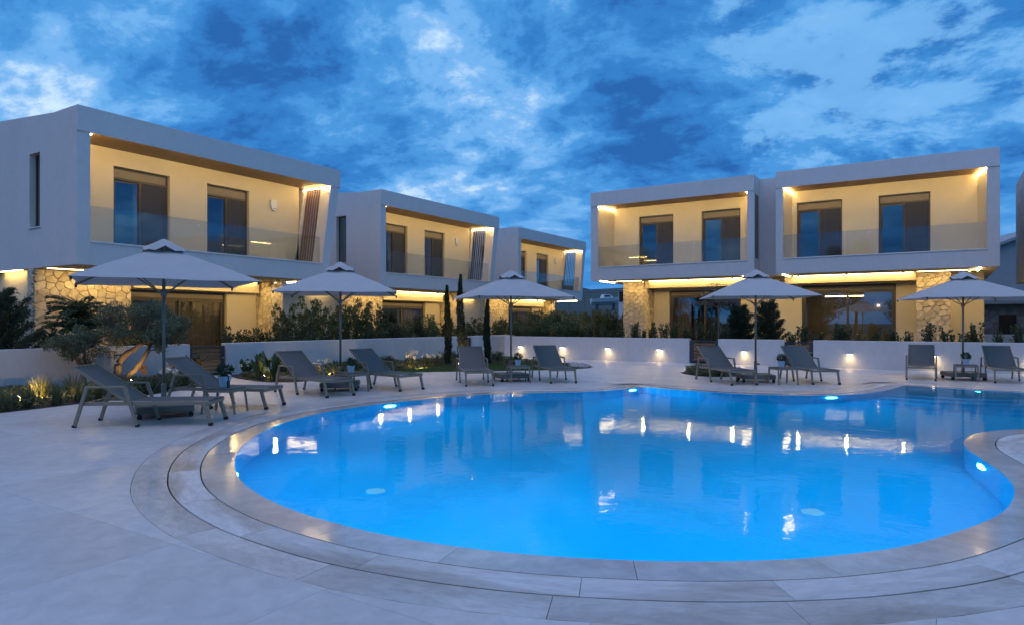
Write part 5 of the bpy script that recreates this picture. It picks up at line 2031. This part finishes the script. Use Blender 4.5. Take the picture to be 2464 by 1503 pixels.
spike_light((-14.6, 5.60, 0.0), (-15.6, 7.6, 0.5), 70, 'bright garden spotlight among grass tufts at the left edge', 140, 1.7)
spike_light((-16.45, 8.75, 0.0), (-17.05, 9.0, 0.8), 22, 'garden spotlight aimed at the curved olive trunk', 90)
spike_light((-15.1, 11.45, 0.0), (-15.35, 12.2, 0.5), 22, 'garden spotlight under the broad-leaved plants', 100)
spike_light((-13.75, 18.25, 0.0), (-14.05, 18.8, 1.3), 45, 'garden spotlight at the foot of the twin cypresses', 70)
spike_light((-14.4, 17.2, 0.0), (-15.9, 18.0, 0.3), 40, 'garden spotlight on the pale flowers of the middle bed', 100)
spike_light((-14.5, 13.3, 0.0), (-15.8, 13.8, 0.3), 28, 'garden spotlight behind the second parasol pole', 100)


# ---- garden trees on the camera's side of the pool; the right-hand windows mirror them
def crown_tree(x, y, h, rad, label, seed):
    e = empty('garden_tree', (x, y, -0.06))
    tag(e, label, 'tree', 'garden trees mirrored in the right-hand windows')
    r = np.random.default_rng(seed)
    tb = MB().tube([(0, 0, 0), (0.1, 0, h * 0.3), (0, 0.1, h * 0.6)], [0.2, 0.15, 0.08], 8)
    P, A = [], []
    for k in range(22):
        a, t = r.uniform(0, 6.28), r.random()
        c = np.array([math.cos(a) * rad * 0.75 * math.sqrt(r.random()), math.sin(a) * rad * 0.75 * math.sqrt(r.random()), h * (0.35 + 0.58 * t)])
        cr = rad * r.uniform(0.28, 0.45) * (1.15 - 0.5 * t)
        tb.tube([(0, 0, h * 0.35), c], [0.06, 0.015], 5)
        m = 420
        d = unit(r.normal(size=(m, 3)))
        P.append(c[None] + d * (cr * r.random(m) ** 0.4)[:, None])
        A.append(d + r.normal(size=(m, 3)) * 0.5)
    link('crown', leaf_mesh('crown', np.concatenate(P), np.concatenate(A), 0.26, 0.5, 'leaf_dark', seed=seed), e)
    tb.build('trunk', 'bark_grey', e)


for k, (x, y, h, rad) in enumerate(((-30, -17, 7.5, 3.2), (-24, -20, 9.0, 3.4), (-18, -17, 7.0, 3.0), (-12.5, -20, 8.5, 3.2), (-8, -18, 10.0, 3.0), (-3, -19, 7.0, 2.8), (2.5, -20, 8.5, 3.2), (8, -18, 7.5, 3.0))):
    crown_tree(x, y, h, rad, ORD[k] + ' leafy tree from the left in the row mirrored by the right villa windows', 900 + k)


# ---- low ground cover that closes the beds
def ground_cover(name, poly, n, label, seed):
    r = np.random.default_rng(seed)
    pa = np.array(poly)
    lo_, hi_ = pa.min(0), pa.max(0)
    lo_[1] = max(lo_[1], 2.0)
    pts = []
    while len(pts) < n:
        q = r.uniform(lo_, hi_, size=(3000, 2))
        dens = 0.5 + 0.5 * np.sin(q[:, 0] * 2.1 + 1.3 * np.sin(q[:, 1] * 1.7)) * np.cos(q[:, 1] * 2.6 + q[:, 0])
        keep = r.random(len(q)) < dens * 1.1
        pts += [p for p, k_ in zip(q, keep) if k_ and inside(poly, p[0], p[1])]
    pts = np.array(pts[:n])
    hgt = (0.5 + 0.5 * np.sin(pts[:, 0] * 2.1 + 1.3 * np.sin(pts[:, 1] * 1.7)) * np.cos(pts[:, 1] * 2.6 + pts[:, 0]))
    z = -0.01 + r.random(n) * 0.20 * np.clip(hgt, 0.1, 1)
    P = np.concatenate([pts, z[:, None]], 1)
    A = np.concatenate([r.normal(size=(n, 2)) * 0.9, np.ones((n, 1)) * 0.8], 1)
    tag(link(name, leaf_mesh(name, P, A, 0.075, 0.45, 'leaf_wild', seed=seed)), label, 'ground cover', kind='stuff')


ground_cover('ground_cover', [(-17.9, 2.5), (-13.75, 2.5), (-13.8, 5.0), (-14.1, 6.4), (-14.5, 7.9), (-15.0, 9.1), (-15.8, 10.0), (-17.9, 10.8)], 15000, 'low leafy ground cover in the left bed', 41)
ground_cover('ground_cover', [(-17.9, 12.7), (-16.4, 11.9), (-14.9, 11.55), (-14.4, 12.2), (-14.5, 13.8), (-15.1, 15.6), (-15.0, 18.2), (-14.7, 19.6), (-14.2, 20.8), (-13.7, 22.0), (-12.9, 22.8), (-17.9, 23.7)], 22000, 'low leafy ground cover along the middle wall', 42)
ground_cover('ground_cover', [(-6.7, 20.5), (-6.0, 19.55), (-5.55, 19.4), (-5.05, 19.95), (-5.2, 21.4), (-6.1, 22.3), (-6.7, 21.4)], 3200, 'low leafy ground cover in the round bed', 43)
